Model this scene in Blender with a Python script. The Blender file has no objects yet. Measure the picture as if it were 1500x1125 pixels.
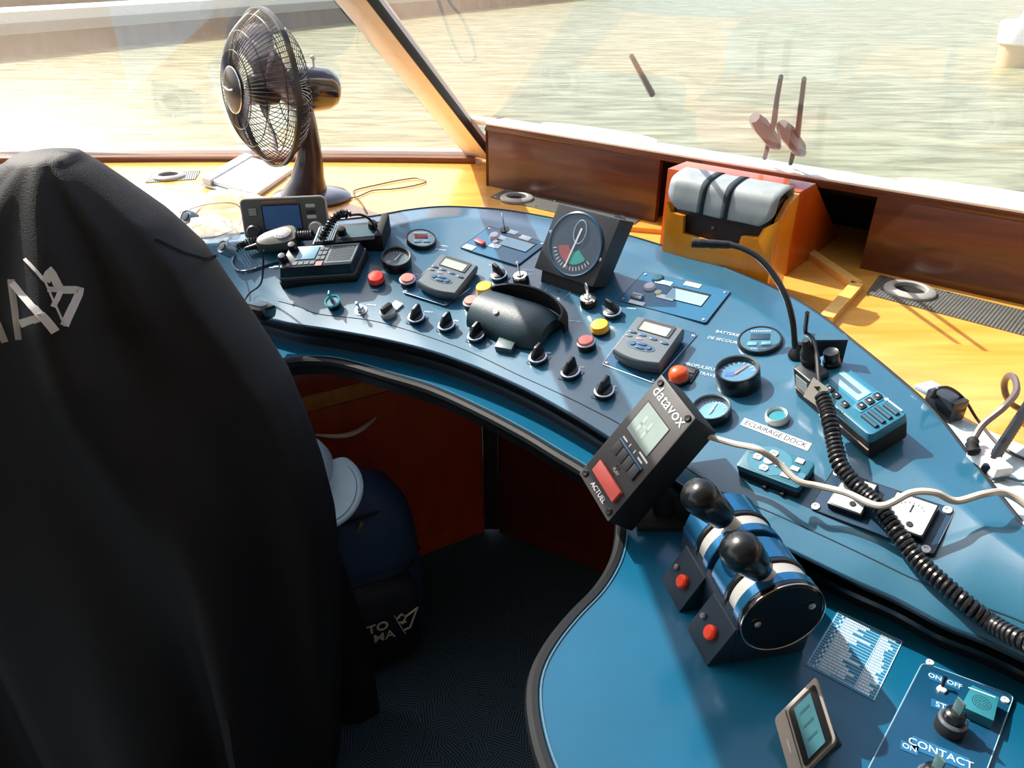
import bpy, bmesh, math, random
import numpy as np
from mathutils import Vector, Matrix
random.seed(7)
PI = math.pi
SC = bpy.context.scene
COL = SC.collection
V = Vector

# ------------------------------------------------------------------ camera model
F = 1100.0; CX = 750.0; CY = 562.5
CAM = V((0, 0, 1.40)); TH = math.radians(30)
cF = V((0, math.cos(TH), -math.sin(TH))); cU = V((0, math.sin(TH), math.cos(TH))); cR = V((1, 0, 0))
def ray(px, py):
    return cF + cR * ((px - CX) / F) - cU * ((py - CY) / F)
def at_z(px, py, z):
    r = ray(px, py); t = (z - CAM.z) / r.z
    return CAM + r * t
def at_y(px, py, y):
    r = ray(px, py); return CAM + r * (y / r.y)
def at_d(px, py, d):
    return CAM + ray(px, py) * d
def at_plane(px, py, p0, n):
    r = ray(px, py); t = (p0 - CAM).dot(n) / r.dot(n)
    return CAM + r * t
def depth(p): return (p - CAM).dot(cF)
def mpp(p): return depth(p) / F          # metres per pixel at a point

cam = bpy.data.cameras.new('camera'); cam.sensor_width = 36; cam.lens = 36 * F / 1500; cam.clip_start = .02; cam.clip_end = 500
co = bpy.data.objects.new('camera', cam); COL.objects.link(co); co.location = CAM
co.rotation_euler = (PI / 2 - TH, 0, 0); SC.camera = co

# ------------------------------------------------------------------ materials
def lin(c):
    if isinstance(c, str):
        c = [int(c[i:i + 2], 16) / 255 for i in (0, 2, 4)]
        c = [x / 12.92 if x <= .04045 else ((x + .055) / 1.055) ** 2.4 for x in c]
    return (c[0], c[1], c[2], 1)
MATS = {}
def mat(name, c, rough=.5, metal=0, var=.08, scale=30, bump=0, bscale=None, spec=.5, coat=0, coat_rough=.15, emit=0, trans=0, stretch=None, alpha=1):
    if name in MATS: return MATS[name]
    m = bpy.data.materials.new(name); m.use_nodes = True; MATS[name] = m
    nt = m.node_tree; N = nt.nodes; L = nt.links; b = N['Principled BSDF']
    c = lin(c)
    tc = N.new('ShaderNodeTexCoord'); mp = N.new('ShaderNodeMapping'); L.new(tc.outputs['Object'], mp.inputs[0])
    if stretch: mp.inputs['Scale'].default_value = stretch
    no = N.new('ShaderNodeTexNoise'); no.inputs['Scale'].default_value = scale; no.inputs['Detail'].default_value = 5
    L.new(mp.outputs[0], no.inputs['Vector'])
    rp = N.new('ShaderNodeValToRGB'); L.new(no.outputs['Fac'], rp.inputs[0])
    rp.color_ramp.elements[0].position = .3; rp.color_ramp.elements[1].position = .7
    rp.color_ramp.elements[0].color = tuple(x * (1 - var) for x in c[:3]) + (1,)
    rp.color_ramp.elements[1].color = tuple(min(1, x * (1 + var)) for x in c[:3]) + (1,)
    L.new(rp.outputs[0], b.inputs['Base Color'])
    b.inputs['Roughness'].default_value = rough; b.inputs['Metallic'].default_value = metal
    b.inputs['Specular IOR Level'].default_value = spec
    b.inputs['Coat Weight'].default_value = coat; b.inputs['Coat Roughness'].default_value = coat_rough
    if trans: b.inputs['Transmission Weight'].default_value = trans
    if alpha < 1: b.inputs['Alpha'].default_value = alpha
    if emit:
        b.inputs['Emission Color'].default_value = c; b.inputs['Emission Strength'].default_value = emit
    if bump:
        n2 = N.new('ShaderNodeTexNoise'); n2.inputs['Scale'].default_value = bscale or scale * 4; n2.inputs['Detail'].default_value = 4
        L.new(mp.outputs[0], n2.inputs['Vector'])
        bp = N.new('ShaderNodeBump'); bp.inputs['Strength'].default_value = bump; bp.inputs['Distance'].default_value = .002
        L.new(n2.outputs['Fac'], bp.inputs['Height']); L.new(bp.outputs[0], b.inputs['Normal'])
    return m

def wood(name, c1, c2, rough=.3, scale=6, stretch=(1, 9, 1), rot=0, coat=.4):
    if name in MATS: return MATS[name]
    m = bpy.data.materials.new(name); m.use_nodes = True; MATS[name] = m
    nt = m.node_tree; N = nt.nodes; L = nt.links; b = N['Principled BSDF']
    tc = N.new('ShaderNodeTexCoord'); mp = N.new('ShaderNodeMapping'); L.new(tc.outputs['Object'], mp.inputs[0])
    mp.inputs['Scale'].default_value = stretch; mp.inputs['Rotation'].default_value = (0, 0, rot)
    no = N.new('ShaderNodeTexNoise'); no.inputs['Scale'].default_value = scale; no.inputs['Detail'].default_value = 8; no.inputs['Distortion'].default_value = .6
    L.new(mp.outputs[0], no.inputs['Vector'])
    rp = N.new('ShaderNodeValToRGB'); L.new(no.outputs['Fac'], rp.inputs[0])
    rp.color_ramp.elements[0].position = .3; rp.color_ramp.elements[1].position = .75
    rp.color_ramp.elements[0].color = lin(c1); rp.color_ramp.elements[1].color = lin(c2)
    L.new(rp.outputs[0], b.inputs['Base Color'])
    b.inputs['Roughness'].default_value = rough; b.inputs['Coat Weight'].default_value = coat; b.inputs['Coat Roughness'].default_value = .12
    return m

def glass(name, film=.03, tint=(1, 1, 1, 1), ior=1.5, rough=.0, filmcol=(.9, .88, .82, 1)):
    """thin pane: Fresnel mirror over clear, with a pale film that paints haze into the windows"""
    if name in MATS: return MATS[name]
    m = bpy.data.materials.new(name); m.use_nodes = True; MATS[name] = m
    nt = m.node_tree; N = nt.nodes; L = nt.links; N.remove(N['Principled BSDF']); out = N['Material Output']
    tr = N.new('ShaderNodeBsdfTransparent'); tr.inputs[0].default_value = tint
    gl = N.new('ShaderNodeBsdfGlossy'); gl.inputs['Roughness'].default_value = rough
    fr = N.new('ShaderNodeFresnel'); ge = N.new('ShaderNodeNewGeometry'); mi = N.new('ShaderNodeMapRange'); L.new(ge.outputs['Backfacing'], mi.inputs[0]); mi.inputs['To Min'].default_value = ior; mi.inputs['To Max'].default_value = 1 / ior; L.new(mi.outputs[0], fr.inputs[0])
    mx = N.new('ShaderNodeMixShader'); L.new(fr.outputs[0], mx.inputs[0]); L.new(tr.outputs[0], mx.inputs[1]); L.new(gl.outputs[0], mx.inputs[2])
    df = N.new('ShaderNodeBsdfTranslucent'); df.inputs[0].default_value = filmcol
    tc = N.new('ShaderNodeTexCoord'); no = N.new('ShaderNodeTexNoise'); no.inputs['Scale'].default_value = 3; no.inputs['Detail'].default_value = 6
    L.new(tc.outputs['Object'], no.inputs['Vector'])
    mr = N.new('ShaderNodeMapRange'); mr.inputs['From Min'].default_value = .3; mr.inputs['From Max'].default_value = .7
    mr.inputs['To Min'].default_value = film * .6; mr.inputs['To Max'].default_value = film * 1.4; L.new(no.outputs['Fac'], mr.inputs[0])
    m2 = N.new('ShaderNodeMixShader'); L.new(mr.outputs[0], m2.inputs[0]); L.new(mx.outputs[0], m2.inputs[1]); L.new(df.outputs[0], m2.inputs[2])
    L.new(m2.outputs[0], out.inputs[0])
    return m

# ------------------------------------------------------------------ mesh builder
def rotz(a): return Matrix.Rotation(a, 4, 'Z')
def frame(o, x, n):
    """matrix with origin o, z = n, x projected"""
    n = V(n).normalized(); x = V(x); x = (x - n * x.dot(n)).normalized(); y = n.cross(x)
    m = Matrix((x, y, n)).transposed().to_4x4(); m.translation = o
    return m
def catmull(pts, n=8, closed=False):
    pts = [V(p) for p in pts]; out = []; k = len(pts)
    rng = k if closed else k - 1
    for i in range(rng):
        if closed: p0, p1, p2, p3 = pts[(i - 1) % k], pts[i], pts[(i + 1) % k], pts[(i + 2) % k]
        else:
            p1, p2 = pts[i], pts[i + 1]
            p0 = pts[i - 1] if i > 0 else p1 * 2 - p2
            p3 = pts[i + 2] if i + 2 < k else p2 * 2 - p1
        for j in range(n):
            t = j / n
            out.append(.5 * ((2 * p1) + (p2 - p0) * t + (2 * p0 - 5 * p1 + 4 * p2 - p3) * t * t + (3 * p1 - p0 - 3 * p2 + p3) * t ** 3))
    if not closed: out.append(pts[-1].copy())
    return out
def resample(pts, n):
    d = [0]
    for a, b in zip(pts, pts[1:]): d.append(d[-1] + (b - a).length)
    out = []; j = 0
    for i in range(n):
        s = d[-1] * i / (n - 1)
        while j < len(pts) - 2 and d[j + 1] < s: j += 1
        seg = d[j + 1] - d[j]; t = (s - d[j]) / seg if seg > 1e-9 else 0
        out.append(pts[j].lerp(pts[j + 1], min(1, max(0, t))))
    return out

class MB:
    def __init__(s): s.bm = bmesh.new()
    def _add(s, verts, faces, M=None):
        vs = [s.bm.verts.new((M @ V(v)) if M is not None else V(v)) for v in verts]
        for f in faces:
            try: s.bm.faces.new([vs[i] for i in f])
            except ValueError: pass
        return vs
    def _merge(s, b2, M=None):
        me = bpy.data.meshes.new('t'); b2.to_mesh(me); b2.free()
        if M is not None: me.transform(M)
        s.bm.from_mesh(me); bpy.data.meshes.remove(me)
    def box(s, c, size, bev=0, M=None, seg=2, taper=None):
        b = bmesh.new(); bmesh.ops.create_cube(b, size=1)
        for v in b.verts:
            v.co = V((v.co.x * size[0], v.co.y * size[1], v.co.z * size[2]))
            if taper and v.co.z > 0: v.co.x *= taper[0]; v.co.y *= taper[1]
            v.co += V(c)
        if bev: bmesh.ops.bevel(b, geom=b.edges[:], offset=bev, segments=seg, profile=.6, affect='EDGES')
        s._merge(b, M); return s
    def hexa(s, bot, top, bev=0, M=None):
        b = bmesh.new(); vs = [b.verts.new(V(p)) for p in list(bot) + list(top)]; n = len(bot)
        b.faces.new([vs[i] for i in range(n)][::-1]); b.faces.new([vs[n + i] for i in range(n)])
        for i in range(n): b.faces.new([vs[i], vs[(i + 1) % n], vs[n + (i + 1) % n], vs[n + i]])
        bmesh.ops.recalc_face_normals(b, faces=b.faces[:])
        if bev: bmesh.ops.bevel(b, geom=b.edges[:], offset=bev, segments=2, profile=.6, affect='EDGES')
        s._merge(b, M); return s
    def prism(s, poly, z0, z1, bev=0, M=None):
        return s.hexa([(p[0], p[1], z0) for p in poly], [(p[0], p[1], z1) for p in poly], bev, M)
    def lathe(s, prof, seg=32, M=None, cap=True, sx=1, sy=1):
        """prof: list of (r, z)"""
        vs = []; faces = []
        for r, z in prof:
            for k in range(seg):
                a = 2 * PI * k / seg; vs.append((r * math.cos(a) * sx, r * math.sin(a) * sy, z))
        for i in range(len(prof) - 1):
            for k in range(seg):
                a, b = i * seg + k, i * seg + (k + 1) % seg
                faces.append((a, b, b + seg, a + seg))
        if cap:
            if prof[0][0] > 1e-6: faces.append(tuple(range(seg))[::-1])
            if prof[-1][0] > 1e-6: faces.append(tuple((len(prof) - 1) * seg + k for k in range(seg)))
        s._add(vs, faces, M); return s
    def cyl(s, c, r, h, seg=24, r2=None, M=None, bev=0):
        r2 = r if r2 is None else r2; x, y, z = c
        T = Matrix.Translation(V(c)); T = (M @ T) if M is not None else T
        if bev: pr = [(r - bev, 0), (r, bev), (r2, h - bev), (r2 - bev, h)]
        else: pr = [(r, 0), (r2, h)]
        return s.lathe(pr, seg, T)
    def tube(s, pts, r, seg=8, M=None, closed=False, cap=True):
        pts = [V(p) for p in pts]
        if M is not None: pts = [M @ p for p in pts]
        n = len(pts)
        if not hasattr(r, '__len__'): r = [r] * n
        prev = None; rings = []
        for i in range(n):
            if closed: t = pts[(i + 1) % n] - pts[i - 1]
            else: t = pts[min(n - 1, i + 1)] - pts[max(0, i - 1)]
            if t.length < 1e-9: t = V((0, 0, 1))
            t.normalize()
            if prev is None:
                u = t.cross(V((0, 0, 1)))
                if u.length < .1: u = t.cross(V((1, 0, 0)))
            else: u = prev - t * prev.dot(t)
            u.normalize(); prev = u; w = t.cross(u)
            rings.append([s.bm.verts.new(pts[i] + (u * math.cos(2 * PI * k / seg) + w * math.sin(2 * PI * k / seg)) * r[i]) for k in range(seg)])
        m = n if closed else n - 1
        for i in range(m):
            a, b = rings[i], rings[(i + 1) % n]
            for k in range(seg):
                try: s.bm.faces.new([a[k], a[(k + 1) % seg], b[(k + 1) % seg], b[k]])
                except ValueError: pass
        if cap and not closed:
            s.bm.faces.new(rings[0][::-1]); s.bm.faces.new(rings[-1])
        return s
    def ribbon(s, pts, w, h, up=V((0, 0, 1)), M=None):
        """flat strip of width w and thickness h along pts"""
        pts = [V(p) for p in pts]; n = len(pts); rings = []
        for i in range(n):
            t = (pts[min(n - 1, i + 1)] - pts[max(0, i - 1)]).normalized()
            sd = t.cross(up).normalized(); u2 = sd.cross(t)
            q = [pts[i] + sd * (w / 2) , pts[i] - sd * (w / 2), pts[i] - sd * (w / 2) + u2 * h, pts[i] + sd * (w / 2) + u2 * h]
            rings.append([s.bm.verts.new((M @ p) if M is not None else p) for p in q])
        for i in range(n - 1):
            for k in range(4): s.bm.faces.new([rings[i][k], rings[i][(k + 1) % 4], rings[i + 1][(k + 1) % 4], rings[i + 1][k]])
        s.bm.faces.new(rings[0][::-1]); s.bm.faces.new(rings[-1]); return s
    def torus(s, R, r, M=None, seg=32, rs=8, z=0):
        return s.tube([(R * math.cos(2 * PI * k / seg), R * math.sin(2 * PI * k / seg), z) for k in range(seg)], r, rs, M, closed=True)
    def sphere(s, c, r, seg=20, M=None, sc=(1, 1, 1)):
        b = bmesh.new(); bmesh.ops.create_uvsphere(b, u_segments=seg, v_segments=max(6, seg // 2), radius=r)
        for v in b.verts: v.co = V((v.co.x * sc[0], v.co.y * sc[1], v.co.z * sc[2])) + V(c)
        s._merge(b, M); return s
    def grid(s, P, closed_u=False):
        """P[i][j] -> points; makes quads"""
        R = [[s.bm.verts.new(V(p)) for p in row] for row in P]
        for i in range(len(R) - 1):
            m = len(R[i]); e = m if closed_u else m - 1
            for j in range(e):
                try: s.bm.faces.new([R[i][j], R[i][(j + 1) % m], R[i + 1][(j + 1) % m], R[i + 1][j]])
                except ValueError: pass
        return R
    def build(s, name, m, parent=None, M=None, sharp=35, recalc=True, link=True):
        bm = s.bm
        bmesh.ops.remove_doubles(bm, verts=bm.verts[:], dist=1e-6)
        if recalc: bmesh.ops.recalc_face_normals(bm, faces=bm.faces[:])
        for f in bm.faces: f.smooth = True
        lim = math.radians(sharp)
        for e in bm.edges:
            if len(e.link_faces) == 2:
                e.smooth = e.calc_face_angle(0) < lim
        me = bpy.data.meshes.new(name); bm.to_mesh(me); bm.free(); me.materials.append(m)
        o = bpy.data.objects.new(name, me); COL.objects.link(o)
        if M is not None: o.matrix_world = M
        if parent is not None:
            o.parent = parent
            if M is not None: o.matrix_parent_inverse.identity(); o.matrix_basis = M
        return o

def tag(o, label=None, cat=None, group=None, kind=None):
    if label: o['label'] = label
    if cat: o['category'] = cat
    if group: o['group'] = group
    if kind: o['kind'] = kind
    return o
def thing(name, label, cat, M=None, group=None):
    o = bpy.data.objects.new(name, None); COL.objects.link(o); o.empty_display_size = .02
    if M is not None: o.matrix_world = M
    return tag(o, label, cat, group)
def struct(o): o['kind'] = 'structure'; return o

_dg = None
def text(s, size, m, parent, M, name='lettering', depth=.0004, bold=0, align='CENTER', sx=1):
    cu = bpy.data.curves.new(name, 'FONT'); cu.body = s; cu.size = size; cu.align_x = align; cu.align_y = 'CENTER'
    cu.extrude = depth; cu.offset = bold; cu.resolution_u = 3
    t = bpy.data.objects.new('tmp', cu); COL.objects.link(t)
    bpy.context.view_layer.update()
    me = bpy.data.meshes.new_from_object(t.evaluated_get(bpy.context.evaluated_depsgraph_get()))
    bpy.data.objects.remove(t); bpy.data.curves.remove(cu)
    if sx != 1: me.transform(Matrix.Diagonal((sx, 1, 1, 1)))
    me.materials.clear(); me.materials.append(m); me.name = name
    o = bpy.data.objects.new(name, me); COL.objects.link(o)
    o.parent = parent
    if parent is None: o.matrix_world = M
    else: o.matrix_basis = M
    return o

def copy_tree(o, M, label):
    c = o.copy(); COL.objects.link(c); c.matrix_world = M; c['label'] = label
    for ch in [x for x in o.children]:
        d = ch.copy(); COL.objects.link(d); d.parent = c; d.matrix_basis = ch.matrix_basis.copy()
        for g in [x for x in ch.children]:
            e = g.copy(); COL.objects.link(e); e.parent = d; e.matrix_basis = g.matrix_basis.copy()
    return c
# ------------------------------------------------------------------ key heights (metres)
ZF = .84       # front edge of the sloping control panel
ZD = .79       # lower desk top
ZS = .90       # wooden shelf top
ZFLOOR = .15
# front edge of panel (photo points) back-projected to its height
_front = [(150, 440), (250, 446), (330, 452), (365, 458), (400, 467), (430, 474), (483, 482), (560, 496), (633, 514), (700, 538), (767, 568), (833, 604), (893, 641), (960, 684), (1040, 738), (1090, 770), (1123, 788),
          (1150, 801), (1243, 846), (1313, 877), (1383, 914), (1453, 941), (1530, 978), (1620, 1025)]
_outer = [(60, 380, .935), (200, 360, .935), (345, 343, .935), (440, 329, .94), (545, 317, .945), (595, 308, .945), (645, 303, .945), (690, 304, .945), (740, 308, .945), (800, 318, .945), (860, 331, .945), (930, 348, .945), (1000, 370, .94), (1075, 397, .94), (1150, 430, .935),
          (1205, 464, .93), (1250, 500, .925), (1310, 549, .92), (1370, 604, .915), (1433, 684, .906), (1500, 769, .902), (1570, 845, .90), (1640, 915, .90)]
FR = resample(catmull([at_z(x, y, ZF) for x, y in _front], 8), 160)
OU = resample(catmull([at_z(x, y, z) for x, y, z in _outer], 8), 160)
_fa = np.array([[p.x, p.y] for p in FR]); _oa = np.array([[p.x, p.y] for p in OU]); _oz = np.array([p.z for p in OU])
BAND = .075
def _dist(A, x, y):
    p = np.array([x, y]); a = A[:-1]; b = A[1:]; ab = b - a
    t = np.clip(((p - a) * ab).sum(1) / (ab * ab).sum(1), 0, 1)
    d = np.hypot(*((a + ab * t[:, None]) - p).T); i = int(d.argmin())
    return float(d[i]), i, float(t[i])
def hz(x, y):
    a, _, _ = _dist(_fa, x, y); b, i, t = _dist(_oa, x, y)
    zo = _oz[i] * (1 - t) + _oz[i + 1] * t
    bd = min(BAND, .3 * (a + b)); k = a / max(1e-6, a + max(0, b - bd))
    return ZF + (zo - ZF) * k
def hn(x, y):
    e = .012
    return V((-(hz(x + e, y) - hz(x - e, y)) / (2 * e), -(hz(x, y + e) - hz(x, y - e)) / (2 * e), 1)).normalized()
def panel(px, py, h=0):
    """point h above the control panel under photo point px,py"""
    r = ray(px, py); z = .89
    for _ in range(12):
        t = (z + h - CAM.z) / r.z; p = CAM + r * t
        z = .5 * z + .5 * hz(p.x, p.y)
    t = (z + h - CAM.z) / r.z
    return CAM + r * t
def pframe(px, py, h=0, ang=0):
    """frame on the panel; x axis = photo right turned by ang (deg)"""
    p = panel(px, py, h); q = panel(px + 15, py, h); n = hn(p.x, p.y)
    return frame(p, q - p, n) @ rotz(math.radians(ang))
def deskframe(px, py, ang=0, z=ZD):
    p = at_z(px, py, z); return frame(p, at_z(px + 15, py, z) - p, (0, 0, 1)) @ rotz(math.radians(ang))

class Quad:
    """four photo corners TL,TR,BR,BL on some surface -> local frame + bilinear placement"""
    def __init__(s, pts, n=None):
        s.w = [V(p) for p in pts]; TL, TR, BR, BL = s.w
        c = (TL + TR + BR + BL) / 4
        if n is None: n = (TR - BL).cross(TL - BR); 
        n = V(n).normalized()
        if n.dot(CAM - c) < 0: n = -n
        s.n = n; s.M = frame(c, (TR + BR) - (TL + BL), n); s.Mi = s.M.inverted()
        s.l = [s.Mi @ p for p in s.w]
        s.W = ((TR - TL).length + (BR - BL).length) / 2; s.H = ((TL - BL).length + (TR - BR).length) / 2
        # rectify to a parallelogram
        a, b, c_, d = s.l
        ex = ((b - a) + (c_ - d)) / 2; ey = ((a - d) + (b - c_)) / 2
        s.ex = V((ex.x, ex.y, 0)); s.ey = V((ey.x, ey.y, 0))
    def P(s, u, v, z=0):
        p = s.ex * (u - .5) + s.ey * (.5 - v); return V((p.x, p.y, z))      # u right, v down
    def sub(s, u0, v0, u1, v1): return [s.P(u0, v1), s.P(u1, v1), s.P(u1, v0), s.P(u0, v0)]
    def slab(s, u0, v0, u1, v1, z0, z1, bev=0, mb=None):
        mb = mb or MB(); return mb.prism(s.sub(u0, v0, u1, v1), z0, z1, bev)
    def rot(s): return math.atan2(s.ex.y, s.ex.x)
    def tm(s, u, v, z, ang=0): return Matrix.Translation(s.P(u, v, z)) @ rotz(s.rot() + math.radians(ang))
def rounded(poly, r, n=5):
    out = []; k = len(poly)
    for i in range(k):
        p = V(poly[i][:2] + (0,)) if not isinstance(poly[i], Vector) else V((poly[i].x, poly[i].y, 0))
        a = V((poly[i - 1][0], poly[i - 1][1], 0)); b = V((poly[(i + 1) % k][0], poly[(i + 1) % k][1], 0))
        pa = p + (a - p).normalized() * r; pb = p + (b - p).normalized() * r
        for j in range(n + 1):
            t = j / n; out.append((1 - t) ** 2 * pa + 2 * t * (1 - t) * p + t * t * pb)
    return out
def pquad(pts, h=0):
    P = [panel(x, y, h) for x, y in pts]; c = sum(P, V()) / 4
    return Quad(P, hn(c.x, c.y))
def dquad(pts, z=ZD): return Quad([at_z(x, y, z) for x, y in pts], (0, 0, 1))
# ------------------------------------------------------------------ palette
M_panel = mat('panel laminate', (.014, .108, .185), .45, var=.06, scale=14, bump=.06, bscale=900, spec=.3, coat=1.0, coat_rough=.13)
M_desk = mat('desk laminate', (.002, .085, .165), .34, var=.12, scale=6, bump=.10, bscale=700, spec=.3, coat=.6, coat_rough=.15)
M_plate = mat('engraved plate blue', (.012, .085, .17), .25, var=.04, spec=.6)
M_black = mat('black plastic', (.005, .006, .008), .32, var=.1)
M_blackm = mat('black matte', (.006, .007, .009), .7, var=.1)
M_rubber = mat('black rubber edge', (.007, .010, .013), .3)
M_dkgrey = mat('dark grey', (.035, .038, .042), .45)
M_white = mat('white print', (.8, .82, .84), .5, var=.02)
M_chrome = mat('chrome', (.75, .75, .75), .15, metal=1)
M_steel = mat('steel', (.55, .55, .56), .3, metal=1)
M_red = mat('red plastic', (.75, .03, .015), .25, coat=.5)
M_pink = mat('pink red plastic', (.85, .20, .16), .3, coat=.4)
M_yellow = mat('yellow plastic', (.95, .45, .01), .25, coat=.5)
M_orange = mat('orange red plastic', (.95, .10, .015), .25, coat=.5)
M_lcd = mat('lcd', (.27, .345, .315), .25)
M_lcdb = mat('lcd pale blue', (.26, .46, .58), .3)
M_wood = wood('honey wood', 'd59438', 'e6b05a', .28, 5, (1, 7, 1), .7)
M_wood2 = wood('orange wood', 'b9590c', 'd2741a', .35, 7, (1, 1, 5), 0)
M_maho = wood('mahogany panel', '4a2412', '6b381e', .35, 6, (1, 1, 8), 0)
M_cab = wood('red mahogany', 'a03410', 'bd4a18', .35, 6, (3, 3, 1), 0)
M_cab_shade = wood('shade-coloured mahogany', '4a160a', '5e2010', .4, 6, (3, 3, 1), 0)  # the cabinet mahogany again, with the shade on this wall coloured in
M_oak = wood('oak rail', 'b8702a', 'd48c3c', .4, 12, (6, 1, 1), 0)
M_alu = mat('painted window frame', (.86, .82, .76), .4, var=.03)
M_peach = mat('pillar paint', (.92, .86, .80), .45, var=.03)
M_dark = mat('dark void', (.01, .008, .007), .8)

# ------------------------------------------------------------------ control panel (helm console)
console = thing('helm_console', 'long curved dark blue control console running around the operator seat under the windows', 'control console', Matrix.Translation(V((.1, 1.1, ZFLOOR))))
CI = Matrix.Translation(V((-.1, -1.1, -ZFLOOR)))
def cbuild(mb, name, m, **k): return mb.build(name, m, console, M=CI, **k)
rows = []
for i in range(160):
    a = FR[i]; b = OU[i]; row = []
    for k in range(33):
        p = a.lerp(b, k / 32); row.append(V((p.x, p.y, hz(p.x, p.y))))
    rows.append(row)
mb = MB(); mb.grid(rows); top = cbuild(mb, 'control_panel', M_panel, sharp=60)
# fascia under the front edge, stepped, and the slim black back edge
def offs(P, d):
    out = []
    for i in range(len(P)):
        t = P[min(len(P) - 1, i + 1)] - P[max(0, i - 1)]; t.z = 0; t.normalize()
        out.append(P[i] + V((-t.y, t.x, 0)) * d)   # left of travel = away from the operator
    return out
fr_in = offs(FR, .022); fr_in2 = offs(FR, .012)
mb = MB(); rws = []
for i in range(160):
    a, b, c = FR[i], fr_in[i], fr_in2[i]
    rws.append([a, V((a.x, a.y, ZF - .006)), V((b.x, b.y, ZF - .008)), V((b.x, b.y, ZF - .026)), V((c.x, c.y, ZF - .026)), V((c.x, c.y, ZF - .032)), V((b.x, b.y, ZF - .033)), V((b.x, b.y, ZD + .0005))])
mb.grid(rws); cbuild(mb, 'fascia', M_rubber, sharp=30)
mb = MB(); mb.tube([p + V((0, 0, -.001)) for p in FR], .0022, 6); cbuild(mb, 'front_edge_strip', mat('dark blue edge', (.012, .04, .07), .25))
mb = MB(); rws = []
for i in range(160):
    a = OU[i]; rws.append([a, V((a.x, a.y, ZS - .02))])
mb.grid(rws); mb.tube([p + V((0, 0, 0)) for p in OU], .0022, 6); cbuild(mb, 'rear_edge', M_rubber)
# seams: groove lines between the panel plates
def panel_line(px, r=.0007, h=0, n=6):
    pts = catmull([panel(x, y) for x, y in px], n)
    return [V((p.x, p.y, hz(p.x, p.y) + h)) for p in pts]
M_seam = mat('seam', (.006, .02, .035), .6)
mb = MB()
mb.tube(panel_line([(408, 441), (440, 450), (467, 460), (560, 473), (667, 507), (767, 553), (833, 583), (900, 617), (960, 655), (1027, 700), (1043, 714), (1090, 735), (1125, 749), (1190, 778), (1300, 830), (1400, 873), (1500, 912), (1600, 950)]), .0008, 5)
cbuild(mb, 'seam_line', M_seam)
M_prn = mat('panel print', (.55, .66, .74), .5, var=.02)
def ptext(s, px, py, ang, size, sx=1, parent=console):
    M = CI @ (pframe(px, py) @ rotz(math.radians(ang)) @ Matrix.Translation(V((0, 0, .0006))))
    return text(s, size, M_prn, parent, M, depth=.0002, sx=sx)
mb = MB()
for px_, py_, a_, w_ in ((648, 360, -16, .026), (646, 366, -16, .020), (607, 402, -14, .016), (548, 425, -16, .014), (842, 471, -18, .022), (774, 396, -16, .022), (772, 402, -16, .016), (917, 441, -18, .020), (925, 452, -18, .014), (668, 470, -18, .012), (628, 457, -18, .014), (803, 517, -20, .012), (852, 538, -22, .012), (899, 566, -24, .012), (545, 447, -16, .018), (722, 389, -16, .014)):
    Mx = pframe(px_, py_) @ rotz(math.radians(a_ * .4))
    k_ = 0
    while k_ * .0026 < w_:
        mb.box((-w_ / 2 + k_ * .0026, 0, .0004), (.0018 if k_ % 4 else .0010, .0026 if k_ % 3 else .0032, .0003), M=Mx); k_ += 1
cbuild(mb, 'illegible_print', M_prn)
ptext('BATTERIE', 1066, 489, -17, .0085); ptext('DE SECOURS', 1060, 499, -17, .0085)
ptext('PROPULSEUR', 1027, 538, -17, .0085); ptext("D'ETRAVE", 1030, 548, -17, .0085)

# ------------------------------------------------------------------ lower desk
_de = [(330, 556), (370, 540), (413, 528), (453, 524), (500, 528), (567, 547), (633, 567), (700, 597), (767, 632), (817, 662), (860, 688), (893, 712), (910, 740), (912, 778), (904, 818), (880, 860), (842, 900), (810, 940), (789, 980), (783, 1020), (789, 1070), (806, 1125), (840, 1190), (900, 1260)]
DE = resample(catmull([at_z(x, y, ZD) for x, y in _de], 6), 120)
desk = thing('lower_desk', 'glossy blue lower desk surface with black rounded edge beneath the console', 'desk', Matrix.Translation(V((.2, .7, ZD))))
DI = Matrix.Translation(V((-.2, -.7, -ZD)))
far = [V((p.x, p.y, ZD)) for p in offs(FR, .03)]
far = far[::6]
endp = [at_z(1700, 1260, ZD)]
poly = [V((p.x, p.y, ZD)) for p in DE[::2]] + endp + [V((p.x, p.y, ZD)) for p in far[::-1]]
mb = MB(); mb.prism([(p.x, p.y) for p in poly], ZD - .012, ZD); mb.build('desk_top', M_desk, desk, M=DI)
mb = MB()
E1 = [p + V((0, 0, -.008)) for p in DE]; mb.tube(E1, .0095, 10)
mb.build('edge_trim', mat('black edge trim', (.005, .007, .009), .5, spec=.25), desk, M=DI)
mb = MB(); mb.tube([p + V((0, 0, .0008)) for p in offs(DE, .006)], .0008, 5)
mb.build('edge_highlight', mat('edge highlight', (.10, .20, .28), .25), desk, M=DI)  # thin line coloured pale as a painted highlight along the desk edge
mb = MB(); rws = [[V((p.x, p.y, ZD - .012)), V((p.x, p.y, ZD - .035))] for p in offs(DE, .004)]; mb.grid(rws); 
mb.build('apron', M_rubber, desk, M=DI)

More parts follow.
